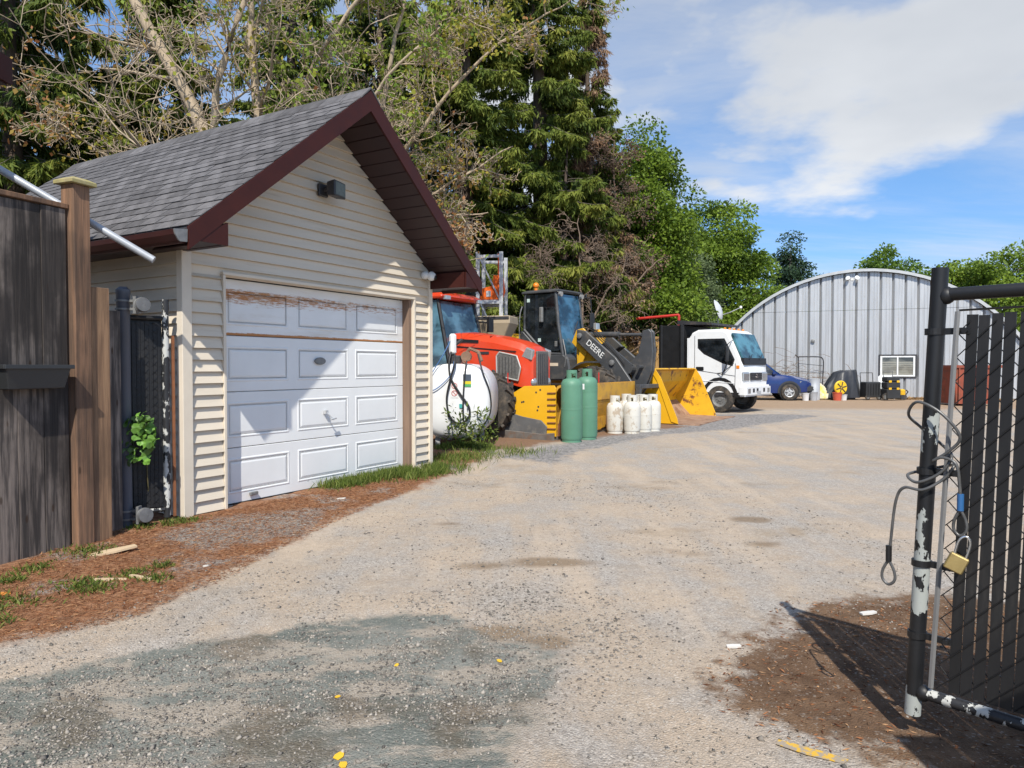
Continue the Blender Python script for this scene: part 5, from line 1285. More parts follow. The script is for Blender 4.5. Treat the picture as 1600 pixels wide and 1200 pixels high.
MB().box((-.26, -.25, .42), (.26, .25, .46)).build('seat', m_white, ch, bevel=.015)
MB().prism([(-.27, .42), (.27, .42), (.30, 1.0), (.2, 1.08), (-.2, 1.08), (-.30, 1.0)], 'y', .22, .26, rotm('X', -8)).build('backrest', m_white, ch, bevel=.015)
for sx in (-1, 1):
    for sy in (-1, 1): MB().box((sx*.23-.025, sy*.22-.025, 0), (sx*.23+.025, sy*.22+.025, .43)).build('leg', m_white, ch)
    MB().box((sx*.28-.025, -.25, .64), (sx*.28+.025, .25, .68)).build('armrest', m_white, ch, bevel=.01)
ye = thing('yellow_engine', 'small yellow engine standing right of the tool box', 'engine', (16.45, 29.95, 0), R(20))
MB().box((-.16, -.14, .02), (.16, .14, .20)).build('base', m_dark, ye, bevel=.02)
MB().lathe([(.06, .2), (.14, .22), (.15, .40), (.08, .46)], 14).build('tank', ylm, ye, smooth=40)
MB().tube([(.1, -.1, .2), (.18, -.16, .35), (.05, -.18, .42)], .025, 6).build('exhaust', m_dark, ye)
# bent pipe rack with vines
rk_ = thing('pipe_rack', 'bent dark pipe frame standing by the shed wall behind the tarp', 'frame', (13.75, 32.6, 0), 0)
MB().tube(spl([(-.75, 0, 1.95), (-.62, 0, 1.85), (-.55, 0, 1.86), (.25, 0, 1.86), (.48, 0, 1.80), (.55, 0, 1.55), (.52, 0, .8), (.50, 0, .0)], 5), .028, 8).build('bent_pipe', m_dark, rk_, smooth=50)
MB().tube([(-.6, 0, 1.86), (-.55, 0, .0)], .024, 8).build('upright', m_dark, rk_)
for z_ in (1.2, 1.55): MB().tube([(-.58, 0, z_), (.5, 0, z_-.1)], .012, 6).build('cross_wire', m_dark, rk_)
# scrap branches heap behind the car
def twig_heap(name, label, cx_, cy_, w, d, h, n, m, cat='brush'):
    b = MB()
    for _ in range(n):
        a = random.uniform(0, math.pi); L_ = random.uniform(.4, 1.1)
        p = Vector((cx_+random.gauss(0, w), cy_+random.gauss(0, d), abs(random.gauss(h*.5, h*.35))))
        q = Vector((math.cos(a)*L_, math.sin(a)*L_*.4, random.uniform(-.3, .45)))
        b.tube([p-q*.5, p+Vector((0, 0, random.uniform(-.08, .1))), p+q*.5], [.012, .010, .004], 4, caps=False)
    return tag(b.build(name, m), label, cat, kind='stuff')
m_twig = mat('dry_twig', (.16, .11, .075), .9, var=.3, sc=5)
twig_heap('brush_pile', 'tangle of dry branches heaped along the shed wall behind the blue car', 12.6, 32.6, .9, .25, 1.5, 140, m_twig)
# rusty red skip bin behind the gate
m_skip = mat('rusty_red', (.26, .06, .032), .7, var=.25, dirt=(.15, .06, .035), damt=.42)
sk = thing('skip_bin', 'rusty red metal bin seen through the gate slats', 'bin', (16.75, 26.3, 0), 0)
sk.scale = (.72, 1, 1)
s_ = MB(); s_.loft([[(-1.0, -.7, .06), (1.0, -.7, .06), (1.0, .7, .06), (-1.0, .7, .06)], [(-1.15, -.75, 1.42), (1.15, -.75, 1.42), (1.15, .75, 1.42), (-1.15, .75, 1.42)]]); s_.build('body', m_skip, sk)
r_ = MB(); r_.box((-1.2, -.80, 1.36), (1.2, -.752, 1.46)); r_.box((-1.2, -.752, 1.36), (-1.152, .8, 1.46)); r_.box((1.152, -.752, 1.36), (1.2, .8, 1.46)); r_.build('rim', m_skip, sk)
for k in range(5): MB().box((-.95+k*.44, -.79, .1), (-.88+k*.44, -.72, 1.36)).build('rib', m_skip, sk)
# ------------------------------------------------------------------ tan plank wall, rack, spreader, dish
m_ply = wood_mat('yellow_planks', (.56, .34, .12), (.46, .27, .10), .12)
pwk = thing('plank_wall', 'yellowish plank wall between the loader arm and the truck', 'wall', (2.9, 26.6, 0), R(-5))
for k in range(14): MB().box((k*.245, 0, .0), (k*.245+.235, .04, 2.50+random.uniform(-.03, .05))).build('plank', m_ply, pwk)
MB().box((-.05, -.05, 2.42), (3.45, -.01, 2.52)).build('top_rail', m_ply, pwk)
for k in range(4): MB().box((.1+k*1.05, .045, 0), (.22+k*1.05, .16, 2.45)).build('post', m_ply, pwk)
rc = thing('pallet_rack', 'tall galvanised rack frame with cross braces above the orange tractor', 'rack', (-.50, 18.0, 0), R(-6))
for x in (-.29, .29):
    for y in (-.5, .5): MB().box((x-.045, y-.04, 0), (x+.045, y+.04, 4.22-.06*(x > 0)*0)).build('upright', m_steel, rc)
for z_ in (.6, 1.85, 2.95, 4.08):
    for y in (-.5, .5): MB().box((-.245, y-.02, z_), (.245, y+.02, z_+.07)).build('beam', m_steel, rc)
for a, b in ((4.08, 3.0), (3.0, 1.9), (1.9, .65)): MB().tube([(-.25, -.5, a), (.25, -.5, b+.05)], .022, 6).build('brace', m_steel, rc)
for z_ in (1.92, 3.02): MB().box((-.29, -.46, z_), (.29, .46, z_+.03)).build('shelf', m_steel, rc)
m_org2 = mat('bright_orange', (.80, .14, .015), .45, var=.1)
oh = thing('orange_hoist', 'bright orange steel hoist head on the rack above the tractor roof', 'hoist', (-.55, 17.75, 3.055), R(-20))
MB().prism([(-.30, .0), (.28, .0), (.36, .22), (.30, .60), (.16, .60), (.10, .34), (-.30, .26)], 'y', -.16, -.12).build('cheek_plate', m_org2, oh, bevel=.01)
MB().prism([(-.30, .0), (.28, .0), (.36, .22), (.30, .60), (.16, .60), (.10, .34), (-.30, .26)], 'y', .12, .16).build('cheek_plate', m_org2, oh, bevel=.01)
MB().box((-.28, -.12, .03), (.26, .12, .22)).build('web', m_org2, oh)
MB().tube([(.24, 0, .55), (.22, 0, 1.15)], [.03, .012], 6).build('rod', m_org2, oh)
MB().cbox((.03, -.168, .15), (.12, .012, .14)).build('decal', m_white, oh)
blk = MB(); 
for k in range(4): blk.lathe([(.10, -.05), (.10, .05)], 10, tr(-.55+.14*k, -.05, .12) @ rotm('X', 90))
blk.build('pulley', m_black, oh)
m_beige = mat('beige_hopper', (.42, .34, .23), .6, var=.12, dirt=(.25, .2, .14), damt=.36)
hp = thing('spreader_hopper', 'beige salt spreader hopper on the rack shelf behind the tractor cab', 'hopper', (-.45, 17.55, 1.95), R(-15))
s_ = MB(); s_.loft([[(a*.28, b*.25, 0) for a, b in ((-1, -1), (1, -1), (1, 1), (-1, 1))], [(a*.52, b*.42, .50) for a, b in ((-1, -1), (1, -1), (1, 1), (-1, 1))], [(a*.52, b*.42, .68) for a, b in ((-1, -1), (1, -1), (1, 1), (-1, 1))]]); s_.build('hopper', m_beige, hp, bevel=.02)
MB().box((-.5, -.44, .60), (.5, -.422, .66)).build('rim', m_dark, hp)
ds = thing('satellite_dish', 'grey satellite dish on a mast above the truck cab', 'dish', (8.55, 29.5, 0), R(0))
MB().tube([(0, 0, 0), (0, 0, 3.55)], .03, 8).build('mast', m_steel, ds)
dd = MB(); dd.lathe([(.002, .10), (.18, .08), (.34, .03), (.45, -.05), (.46, -.04), (.34, .045), (.18, .10), (.002, .12)], 24, tr(0, -.1, 3.75) @ rotm('Z', 62) @ rotm('X', 72) @ Matrix.Diagonal((.8, 1, 1, 1))); dd.build('reflector', mat('dish_grey', (.5, .52, .54), .5), ds, smooth=50)
MB().tube([(.0, -.1, 3.5), (.35, -.45, 3.62), (.72, -.6, 3.80)], .018, 6).build('feed_arm', m_steel, ds)
MB().cbox((.74, -.6, 3.82), (.10, .08, .10)).build('receiver', m_white, ds, bevel=.01)
# ------------------------------------------------------------------ trees
def norm(a): return a/np.maximum(np.linalg.norm(a, axis=-1, keepdims=True), 1e-9)
def leaves(C, D, Ln, Wd, tint, name, m, parent, stuff=True):
    """one rhombic leaf per row: base C, direction D, length, width"""
    n = len(C)
    D = norm(D); S = norm(np.cross(D, rng.normal(size=(n, 3))))
    N = np.cross(D, S)
    Ln = Ln[:, None]; Wd = Wd[:, None]
    V = np.stack([C, C+D*Ln*.45+S*Wd*.5+N*Ln*.06, C+D*Ln, C+D*Ln*.45-S*Wd*.5+N*Ln*.06], 1).reshape(-1, 3)
    F = np.arange(n*4).reshape(-1, 4)
    o = obj(name, np_mesh(name, V, F, m, {'tint': np.repeat(np.clip(tint, 0, 1), 4)}), parent)
    return o
def tubes(paths, name, m, parent, n=5):
    """paths: list of (pts (k,3), radii (k)) -> one mesh, fast"""
    Vs, Fs, b = [], [], 0
    ang_ = np.arange(n)*2*np.pi/n; ca, sa = np.cos(ang_), np.sin(ang_)
    for P, r in paths:
        k = len(P)
        T = norm(np.gradient(P, axis=0))
        ref = np.where(np.abs(T[:, 2:3]) < .9, np.array([[0, 0, 1.]]), np.array([[1., 0, 0]]))
        A = norm(np.cross(T, ref)); B = np.cross(T, A)
        V = P[:, None]+(A[:, None]*ca[None, :, None]+B[:, None]*sa[None, :, None])*r[:, None, None]
        Vs.append(V.reshape(-1, 3))
        i = np.arange(k-1)[:, None]*n; j = np.arange(n)[None]; j2 = (j+1) % n
        Fs.append(np.stack([i+j, i+j2, i+n+j2, i+n+j], -1).reshape(-1, 4)+b); b += k*n
    return obj(name, np_mesh(name, np.concatenate(Vs), np.concatenate(Fs), m, None, True), parent)
def bark(name, a, b): 
    t = NT(name); n = t.noise(3, 7, .65, (2.5, 2.5, .5)); c = t.mix(t.ramp(n, .3, .7), tuple(a), tuple(b)); t.bump(t.noise(14, 5, .6, (2, 2, .5)), .6, .03)
    return t.fin(c, .9, 0, .2)
m_bark = bark('spruce_bark', (.075, .055, .042), (.13, .10, .08))
m_tanbark = bark('bare_bark', (.46, .365, .255), (.30, .235, .165))
m_greybark = bark('grey_bark', (.20, .17, .14), (.12, .10, .085))
m_spruce = tint_mat('spruce_needles', [(.013, .026, .008), (.038, .066, .013), (.090, .130, .019), (.17, .205, .03), (.25, .26, .045)], .7, .25)  # ramp runs from painted dark gaps to painted yellow sunlit tips
m_brown = tint_mat('dead_needles', [(.06, .04, .028), (.14, .085, .055), (.23, .14, .085), (.34, .23, .15)], .9, .15)
m_leafA = tint_mat('leaf_mid', [(.028, .056, .010), (.078, .14, .018), (.135, .22, .028), (.21, .31, .045)], .6, .35)
m_leafB = tint_mat('leaf_bright', [(.045, .08, .010), (.105, .17, .018), (.18, .265, .026), (.27, .36, .05)], .6, .35)
m_leafC = tint_mat('leaf_greyish', [(.05, .08, .035), (.11, .15, .065), (.18, .235, .10), (.27, .33, .17)], .6, .35)
m_pine = tint_mat('pine_needles', [(.010, .024, .012), (.022, .050, .022), (.04, .08, .03), (.065, .115, .04)], .7, .15)
m_autumn = tint_mat('sparse_leaves', [(.30, .11, .04), (.36, .17, .07), (.34, .28, .04), (.24, .30, .035), (.14, .23, .03)], .7, .35)
def spruce(name, label, x, y, H, Rr, dens=1.0, m=m_spruce, zmin=.6, zmax=None, droop=.45, seed=0, group='spruces behind the garage', brown=0.0):
    global rng
    rs_ = np.random.default_rng(100+seed)
    t = thing(name, label, 'tree', (x, y, 0), 0, group)
    zmax = zmax or H
    k = np.linspace(0, 1, 14); P = np.stack([.12*np.sin(k*5+seed), .12*np.cos(k*4+seed), k*zmax], 1)
    r0 = .018*H
    tubes([(P, np.maximum(.02, r0*(1-.92*k*zmax/H)))], 'trunk', m_bark, t, 9)
    nb = int(15*(zmax-zmin)*dens**.3)
    hs_ = np.sort(rs_.uniform(zmin, zmax*.985, nb)); az = rs_.uniform(0, 2*np.pi, nb)
    Ls = Rr*np.clip(1-hs_/H, .03, 1)**.75*rs_.uniform(.65, 1.12, nb)+.15
    Cs, Ds, Lg, Wd, Ti, bp = [], [], [], [], [], []
    for h, a, L in zip(hs_, az, Ls):
        d = np.array([np.cos(a), np.sin(a), 0]); s = np.array([-d[1], d[0], 0])
        q = np.linspace(0, 1, 7)
        up = rs_.uniform(-.05, .22); dr = droop*rs_.uniform(.7, 1.3)
        zc = h+L*(up*q-dr*q**1.6+.16*q**4)
        B = d[None]*(q*L)[:, None]; B[:, 2] = zc; B += s[None]*(np.sin(q*2)*rs_.normal(0, .06)*L)[:, None]
        bp.append((B, .006+.022*L/Rr*(1-q)))
        # side twigs in the branch plane, hanging needle sprays on each
        ntw = int(L*30*dens)+4
        tq = rs_.uniform(.12, 1, ntw)**.8; side = rs_.choice([-1, 1], ntw)
        tl = L*.30*(1.05-tq)*rs_.uniform(.5, 1.2, ntw)+.10
        idx_ = np.minimum((tq*6).astype(int), 5); fr_ = tq*6-idx_
        base = B[idx_]*(1-fr_[:, None])+B[np.minimum(idx_+1, 6)]*fr_[:, None]
        td = norm(d[None]*rs_.uniform(.4, .9, (ntw, 1))+s[None]*(side*rs_.uniform(.4, 1, ntw))[:, None]+np.array([[0, 0, -1.]])*rs_.uniform(.05, .5, (ntw, 1)))
        ns = 9
        u = rs_.uniform(0, 1, (ntw, ns))
        Cc = base[:, None]+td[:, None]*(u*tl[:, None])[..., None]; Cc[..., 2] -= (u**2*tl[:, None]*.35)
        # every other twig hangs straight down like a curtain
        hang = (rs_.random(ntw) < .5)
        hl = rs_.uniform(.15, .55, ntw)*(1-.5*tq)
        Cc[hang] = (base[:, None]+np.array([0, 0, -1.])*(u*hl[:, None])[..., None]+rs_.normal(0, .035, (ntw, ns, 3)))[hang]
        dd_ = td[:, None]*rs_.uniform(.3, 1, (ntw, ns, 1))*np.where(hang, .35, 1)[:, None, None]+rs_.normal(0, .28, (ntw, ns, 3))+np.array([0, 0, -1.])*rs_.uniform(.3, 1.1, (ntw, ns, 1))
        Cs.append(Cc.reshape(-1, 3)); Ds.append(dd_.reshape(-1, 3))
        N = ntw*ns
        Lg.append(rs_.uniform(.14, .32, N)); Wd.append(rs_.uniform(.03, .068, N))
        shade_ = rs_.normal(.60, .19)                     # each bough has its own tone
        tipn = np.repeat(tq, ns)*.35                     # sunlit tips put into the tint: bough ends are paler
        Ti.append(shade_*.7+tipn+rs_.normal(0, .10, N)-.05)
    C, D = np.concatenate(Cs), np.concatenate(Ds); Ln, Wn, Tn = np.concatenate(Lg), np.concatenate(Wd), np.concatenate(Ti)
    tubes(bp, 'branches', m_greybark, t, 4)
    if brown > 0:
        f = vnoise(C[:, 0]+C[:, 1]*.6+x, C[:, 2], .55, seed+3)+rs_.normal(0, .05, len(C)) < brown
        leaves(C[f], D[f], Ln[f]*.9, Wn[f]*.6, Tn[f], 'dead_foliage', m_brown, t)
        C, D, Ln, Wn, Tn = C[~f], D[~f], Ln[~f], Wn[~f], Tn[~f]
    leaves(C, D, Ln, Wn, Tn, 'crown', m, t)
    return t
def grow_branch(P0, d, L, r, lev, out, tips, rs_, bend=.25, up=.05, maxlev=4):
    n = max(4, int(5+L*2)) if lev < 3 else 4
    P = [np.array(P0, float)]; d = norm(np.array(d, float))
    for i in range(n):
        d = norm(d+rs_.normal(0, bend, 3)*(.55 if lev < 2 else .8)+np.array([0, 0, up]))
        P.append(P[-1]+d*L/n)
    P = np.array(P); rr = np.linspace(r, max(.009, r*.35), len(P))
    out.append((P, rr)); tips.append((P[-1], d, lev))
    if lev >= maxlev: return
    nc = {0: 6, 1: 6, 2: 4, 3: 3}.get(lev, 3)
    for c in range(nc):
        i = rs_.integers(1, len(P)); t_ = norm(P[i]-P[i-1])
        s = norm(np.cross(t_, rs_.normal(size=3)))
        nd = norm(t_*rs_.uniform(.3, .9)+s*rs_.uniform(.5, 1.0))
        grow_branch(P[i], nd, L*rs_.uniform(.38, .62), rr[i]*rs_.uniform(.40, .6), lev+1, out, tips, rs_, bend, up, maxlev)
def bare_tree(name, label, limbs, seed, maxlev=4, leafn=1500, sub=7, sublen=.45, tint=(0, 1), lm=m_autumn, bk=m_tanbark, up=.03, group='bare trees behind the garage', lsize=(.06, .13)):
    rs_ = np.random.default_rng(seed)
    x0, y0 = limbs[0][0][0][:2]
    t = thing(name, label, 'tree', (x0, y0, 0), 0, group)
    main, out, tips = [], [], []
    for pts, r0, r1 in limbs:
        P = np.array([tuple(p) for p in spl(pts, 5)]); P = P-np.array([x0, y0, 0])
        P += rs_.normal(0, .02, P.shape)
        main.append((P, np.linspace(r0, r1, len(P))))
        Lt = np.linalg.norm(np.diff(P, axis=0), axis=1).sum()
        for c in range(int(sub*Lt/2)):
            i = rs_.integers(max(1, int(len(P)*.22)), len(P)); t_ = norm(P[i]-P[i-1])
            s = norm(np.cross(t_, rs_.normal(size=3))+np.array([0, -.15, 0]))
            f = i/len(P)
            grow_branch(P[i], t_*rs_.uniform(.2, .8)+s*.9, max(.8, Lt*sublen*(1.1-f)*rs_.uniform(.4, 1)), max(.016, (r0*(1-f)+r1*f)*rs_.uniform(.3, .5)), 1, out, tips, rs_, .20, up, maxlev)
    tubes(main, 'trunk', bk, t, 10)
    tubes(out, 'branches', bk, t, 4)
    if leafn:
        T = np.array([p for p, d, l in tips if l >= maxlev-1])
        i = rs_.integers(0, len(T), leafn); C = T[i]+rs_.normal(0, .10, (leafn, 3))
        cl = np.clip(vnoise(C[:, 0]+x0+C[:, 1], C[:, 2], .7, seed)*1.5-.25+rs_.normal(0, .1, leafn), 0, 1)*(tint[1]-tint[0])+tint[0]
        leaves(C, rs_.normal(size=(leafn, 3))+np.array([0, 0, -.6]), rs_.uniform(*lsize, leafn), rs_.uniform(*lsize, leafn)*.7, cl, 'leaves', lm, t)
    return t
def leafy(name, label, x, y, z0, z1, rx, m, nleaf, seed, nclump=70, lsize=(.10, .2), bk=m_greybark, group=None, lean=0, pointed=.0, flat=.72, clr=(.26, .46), trunk=True):
    rs_ = np.random.default_rng(seed)
    t = thing(name, label, 'tree', (x, y, 0), 0, group)
    H = z1-z0
    # clump centres fill a noisy crown
    cc = []
    while len(cc) < nclump:
        u = rs_.uniform(-1, 1, 3); zf = (u[2]+1)/2
        prof = (math.sin(math.pi*min(1, .12+zf*.88))**.6)*(1-pointed*zf)+.05
        if math.hypot(u[0], u[1]) < prof*rs_.uniform(.75, 1.08) and (math.hypot(u[0], u[1]) > prof*.35 or rs_.random() < .3):
            cc.append((u[0]*rx+lean*zf, u[1]*rx, z0+zf*H))
    cc = np.array(cc)
    paths = []
    ht = z0+H*.75
    k = np.linspace(0, 1, 8); tp_ = np.stack([lean*.6*k+.1*np.sin(k*4), .1*np.cos(k*3), k*ht], 1)
    if trunk:
        for c in cc:
            zb_ = max(.3, min(ht*.95, c[2]-rs_.uniform(.3, .6)*np.hypot(c[0], c[1])-.2)); b0 = np.array([np.interp(zb_, tp_[:, 2], tp_[:, 0]), np.interp(zb_, tp_[:, 2], tp_[:, 1]), zb_])
            q = np.linspace(0, 1, 5)[:, None]; Pth = b0+(c-b0)*q; Pth[:, 2] += np.sin(q[:, 0]*np.pi)*.15
            paths.append((Pth, np.linspace(.045, .012, 5)*max(.7, rx/3)))
        tubes([(tp_, np.linspace(.028*ht, .008*ht, 8))], 'trunk', bk, t, 9)
        tubes(paths, 'branches', bk, t, 4)
    per = nleaf//nclump
    R_ = rs_.uniform(*clr, nclump)*rx
    v = rs_.normal(size=(nclump, per, 3)); v = norm(v)*(rs_.uniform(0, 1, (nclump, per, 1))**.42)
    v[..., 2] *= flat
    C = cc[:, None]+v*R_[:, None, None]
    C[..., 2] -= .10*R_[:, None]*(v[..., 0]**2+v[..., 1]**2)
    D = v*np.array([1, 1, .4])+rs_.normal(0, .5, v.shape)+np.array([0, 0, -.35])
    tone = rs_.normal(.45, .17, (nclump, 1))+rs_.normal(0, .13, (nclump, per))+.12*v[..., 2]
    n = nclump*per
    leaves(C.reshape(-1, 3), D.reshape(-1, 3), rs_.uniform(*lsize, n), rs_.uniform(*lsize, n)*.62, tone.ravel(), 'crown', m, t)
    return t
# spruces behind the garage, left to right
spruce('spruce_tree', 'dark spruce at the far left edge, its trunk bare beside the fence', -11.4, 16.5, 17, 3.3, .95, zmin=2.2, zmax=13, seed=1)
spruce('spruce_tree', 'spruce with drooping green boughs left of the garage roof', -8.9, 18.0, 15, 2.7, .95, zmin=1.8, zmax=13, seed=2)
spruce('spruce_tree', 'spruce seen through the bare limbs above the garage roof', -7.0, 22.5, 18, 3.4, .8, zmax=15, seed=3)
spruce('spruce_tree', 'spruce behind the garage ridge peak', -4.4, 23.5, 19, 3.5, .8, zmax=15.5, seed=4)
spruce('spruce_tree', 'tall dense spruce right of the garage gable', -1.6, 23.0, 20, 3.4, 1.0, zmax=16, seed=5)
spruce('spruce_tree', 'tallest spruce whose side meets the sky above the loader', .9, 25.0, 22, 3.6, 1.0, zmax=18, seed=6)
spruce('spruce_tree', 'half dead spruce with brown boughs beside the sky', 2.9, 26.5, 15.5, 2.6, .95, seed=7, brown=.55, zmin=3)
spruce('spruce_tree', 'low spruce with long pale green boughs behind the loader cab', 1.9, 24.4, 9.8, 3.3, 1.1, seed=8, brown=.30, droop=.25, zmin=2.9)
spruce('spruce_tree', 'dead brown spruce with bare twigs above the loader', 3.3, 27.6, 9.2, 2.3, .7, m=m_brown, seed=9, zmin=2.0, droop=.35)
spruce('spruce_tree', 'shaded spruce filling the gap behind the tractor cab', -2.9, 20.5, 12, 2.6, .9, seed=10, zmin=.4)
spruce('spruce_tree', 'dim spruce in the gap behind the rack', -.9, 27.5, 11, 2.8, .9, seed=11, zmin=.2)
spruce('spruce_tree', 'dim spruce in the gap left of the roof edge behind the fence', -13.5, 21.5, 12, 3.0, .8, seed=12, zmin=.3)
# bare trees
bare_tree('bare_tree', 'bare leaning tree with thick tan trunk above the garage roof', [
    ([(-4.6, 14.4, 0), (-5.3, 14.3, 3), (-6.1, 14.2, 6.0), (-7.4, 14.1, 8.6), (-8.3, 14.0, 11)], .19, .07),
    ([(-5.4, 14.3, 3.6), (-6.3, 13.9, 4.8), (-7.5, 13.6, 5.3), (-8.8, 13.4, 6.2)], .06, .010),
    ([(-6.0, 14.2, 5.6), (-5.6, 13.8, 7.0), (-4.9, 13.4, 8.6), (-4.4, 13.2, 10)], .09, .02)], 21, 4, 2600, 4.2, .40, (.0, 1))
bare_tree('bare_tree', 'bare forked tree with tan limbs directly above the garage ridge', [
    ([(-5.2, 15.6, 0), (-5.35, 15.5, 3), (-5.4, 15.4, 6), (-5.6, 15.3, 9), (-5.5, 15.2, 11.5)], .16, .04),
    ([(-5.4, 15.4, 5.0), (-4.6, 15.1, 6.8), (-3.6, 14.8, 8.4), (-2.6, 14.6, 9.6)], .09, .02),
    ([(-5.38, 15.4, 4.0), (-4.4, 14.8, 5.2), (-3.3, 14.4, 6.2), (-2.2, 14.0, 7.3), (-1.0, 13.8, 8.2)], .075, .012)], 22, 4, 6500, 4.2, .38, (.5, 1))
bare_tree('bare_tree', 'bare tree reaching tan twigs out to the right of the gable', [
    ([(-3.4, 16.4, 0), (-3.4, 16.3, 2.5), (-3.2, 16.0, 4.8), (-2.9, 15.8, 7), (-2.3, 15.6, 9.5)], .13, .03),
    ([(-3.3, 16.1, 3.4), (-2.4, 15.6, 4.6), (-1.3, 15.2, 5.3), (.0, 15.0, 6.0)], .055, .010),
    ([(-3.2, 16.0, 5.0), (-2.2, 15.6, 6.3), (-.6, 15.3, 8.0), (1.3, 15.2, 9.2)], .065, .010),
    ([(-3.35, 16.2, 3.0), (-2.6, 15.4, 4.0), (-1.6, 15.0, 4.5), (-.5, 14.8, 4.6)], .05, .010)], 23, 4, 3500, 5, .38, (.15, 1))
m_deadbark = bark('dead_twigs', (.27, .20, .15), (.17, .125, .095))
bare_tree('dead_shrub', 'grey brown tangle of dead twigs behind the loader cab', [
    ([(2.3, 23.2, 0), (2.3, 23.1, 2.4), (2.2, 22.9, 4.4), (2.1, 22.8, 6.2)], .07, .012),
    ([(2.3, 23.1, 2.2), (2.9, 22.8, 3.6), (3.5, 22.6, 4.4)], .05, .010),
    ([(2.3, 23.1, 2.0), (1.5, 22.7, 3.8), (.9, 22.5, 4.8)], .05, .010)], 24, 4, 0, 3.5, .36, bk=m_deadbark, group=None, up=-.02)
bare_tree('dead_shrub', 'brown dead boughs hanging left of the leafy tree', [
    ([(3.9, 25.8, 0), (3.8, 25.6, 3.0), (3.7, 25.5, 6.0), (3.6, 25.4, 9.4)], .09, .012),
    ([(3.8, 25.6, 3.2), (4.6, 25.2, 4.6), (5.3, 25.0, 5.2)], .05, .010),
    ([(3.7, 25.5, 5.6), (2.8, 25.1, 7.0), (2.2, 24.9, 7.4)], .05, .010)], 25, 4, 3500, 3, .30, lm=m_brown, bk=m_deadbark, group=None, up=-.03)
# leafy trees to the right
leafy('leafy_tree', 'dense green leafy tree standing right of the brown spruce', 5.35, 28.6, .6, 11.3, 2.3, m_leafB, 64000, 31, 160, (.10, .20), group='leafy trees along the yard', pointed=.35)
leafy('leafy_tree', 'dark lower leafy tree behind the truck body', 4.4, 28.6, .3, 6.4, 1.9, m_leafA, 34000, 32, 80, (.10, .19), group='leafy trees along the yard')
leafy('leafy_tree', 'bright green maple behind the truck cab', 11.8, 40.0, .5, 11.2, 3.1, m_leafB, 60000, 33, 150, (.13, .24), group='leafy trees along the yard', pointed=.35, flat=.42)
leafy('leafy_tree', 'pale grey green tree between the two green ones', 9.0, 37.5, .5, 9.3, 1.9, m_leafC, 26000, 34, 70, (.10, .2), group='leafy trees along the yard', pointed=.3)
leafy('leafy_tree', 'tall bright tree top left of the maple', 10.0, 42.0, 1, 12.0, 2.2, m_leafB, 30000, 35, 80, (.13, .24), group='leafy trees along the yard', pointed=.4)
leafy('shrub', 'light green shrub growing behind the truck headboard', 7.6, 33.0, .1, 4.6, 1.7, m_leafC, 12000, 36, 40, (.08, .16), group='leafy trees along the yard', trunk=True)
leafy('shrub', 'leafy green shrub right behind the loader arm', 2.2, 28.0, .1, 3.4, 1.8, m_leafB, 9000, 37, 34, (.07, .14), group='leafy trees along the yard')
leafy('pine_tree', 'dark pine rising left of the arched shed roof', 21.5, 55.0, 1.0, 13.0, 2.4, m_pine, 30000, 38, 110, (.12, .26), group=None, pointed=.75, flat=.5)
leafy('far_tree', 'tree crown showing over the middle of the shed roof', 30.5, 58, 2, 10.6, 3.6, m_leafA, 15000, 39, 45, (.2, .34), group='trees behind the shed')
leafy('far_tree', 'tree crown over the right part of the shed roof', 27.6, 54, 2, 10.6, 2.5, m_leafA, 12000, 40, 40, (.2, .32), group='trees behind the shed')
leafy('far_tree', 'low tree crown over the left part of the shed roof', 25.5, 58, 2, 9.2, 2.6, m_leafA, 11000, 41, 40, (.2, .32), group='trees behind the shed')
leafy('far_tree', 'round green tree above the gate top rail', 32.5, 48, 1.5, 10.2, 3.4, m_leafB, 20000, 42, 60, (.18, .3), group='trees behind the shed')
leafy('far_tree', 'green tree at the right edge above the gate', 37.5, 50, 1.5, 9.0, 3.0, m_leafA, 15000, 43, 50, (.18, .3), group='trees behind the shed')
# wood far behind, one mass
def far_wood():
    rs_ = np.random.default_rng(77); n = 60000
    a = rs_.uniform(R(-62), R(62), n); d = rs_.uniform(85, 125, n)
    x = np.sin(a)*d; y = np.cos(a)*d+8
    top = 4.5+3.5*vnoise(x, y, .09, 8)
    z = rs_.uniform(0, 1, n)**.7*top
    C = np.stack([x, y, z], 1)
    o = leaves(C, rs_.normal(size=(n, 3)), rs_.uniform(.6, 1.3, n), rs_.uniform(.5, 1.0, n), rs_.normal(.45, .2, n), 'far_wood', m_leafA, None)
    tag(o, 'low belt of trees along the horizon', 'wood', kind='stuff')
far_wood()
# ------------------------------------------------------------------ grass, litter, small things
def grass(name, label, P, h, m, lean=.5):
    n = len(P); rs_ = np.random.default_rng(5)
    z = height(P[:, 0], P[:, 1])
    D = np.stack([rs_.normal(0, lean, n), rs_.normal(0, lean, n), np.ones(n)], 1)
    C = np.stack([P[:, 0], P[:, 1], z-.005], 1)
    o = leaves(C, D, h*rs_.uniform(.5, 1.3, n), rs_.uniform(.006, .013, n), rs_.random(n), name, m, None)
    return tag(o, label, 'grass', kind='stuff')
m_grass = tint_mat('grass_blades', [(.05, .075, .015), (.09, .14, .02), (.15, .21, .035), (.26, .27, .08)], .7, .35)
def line_pts(a, b, n, s): 
    t = rng.random(n); a, b = np.array(a), np.array(b); return a+(b-a)*t[:, None]+rng.normal(0, 1, (n, 2))*s
gp1 = np.concatenate([line_pts((-2.05, 8.05), (-1.30, 9.35), 3800, .13), line_pts((-1.45, 8.75), (-.95, 9.6), 3800, .17), line_pts((-1.3, 9.8), (-.55, 10.9), 1600, .25), line_pts((-1.1, 11.9), (-.45, 12.25), 3000, .14), line_pts((-.4, 11.6), (.2, 11.4), 600, .3)])
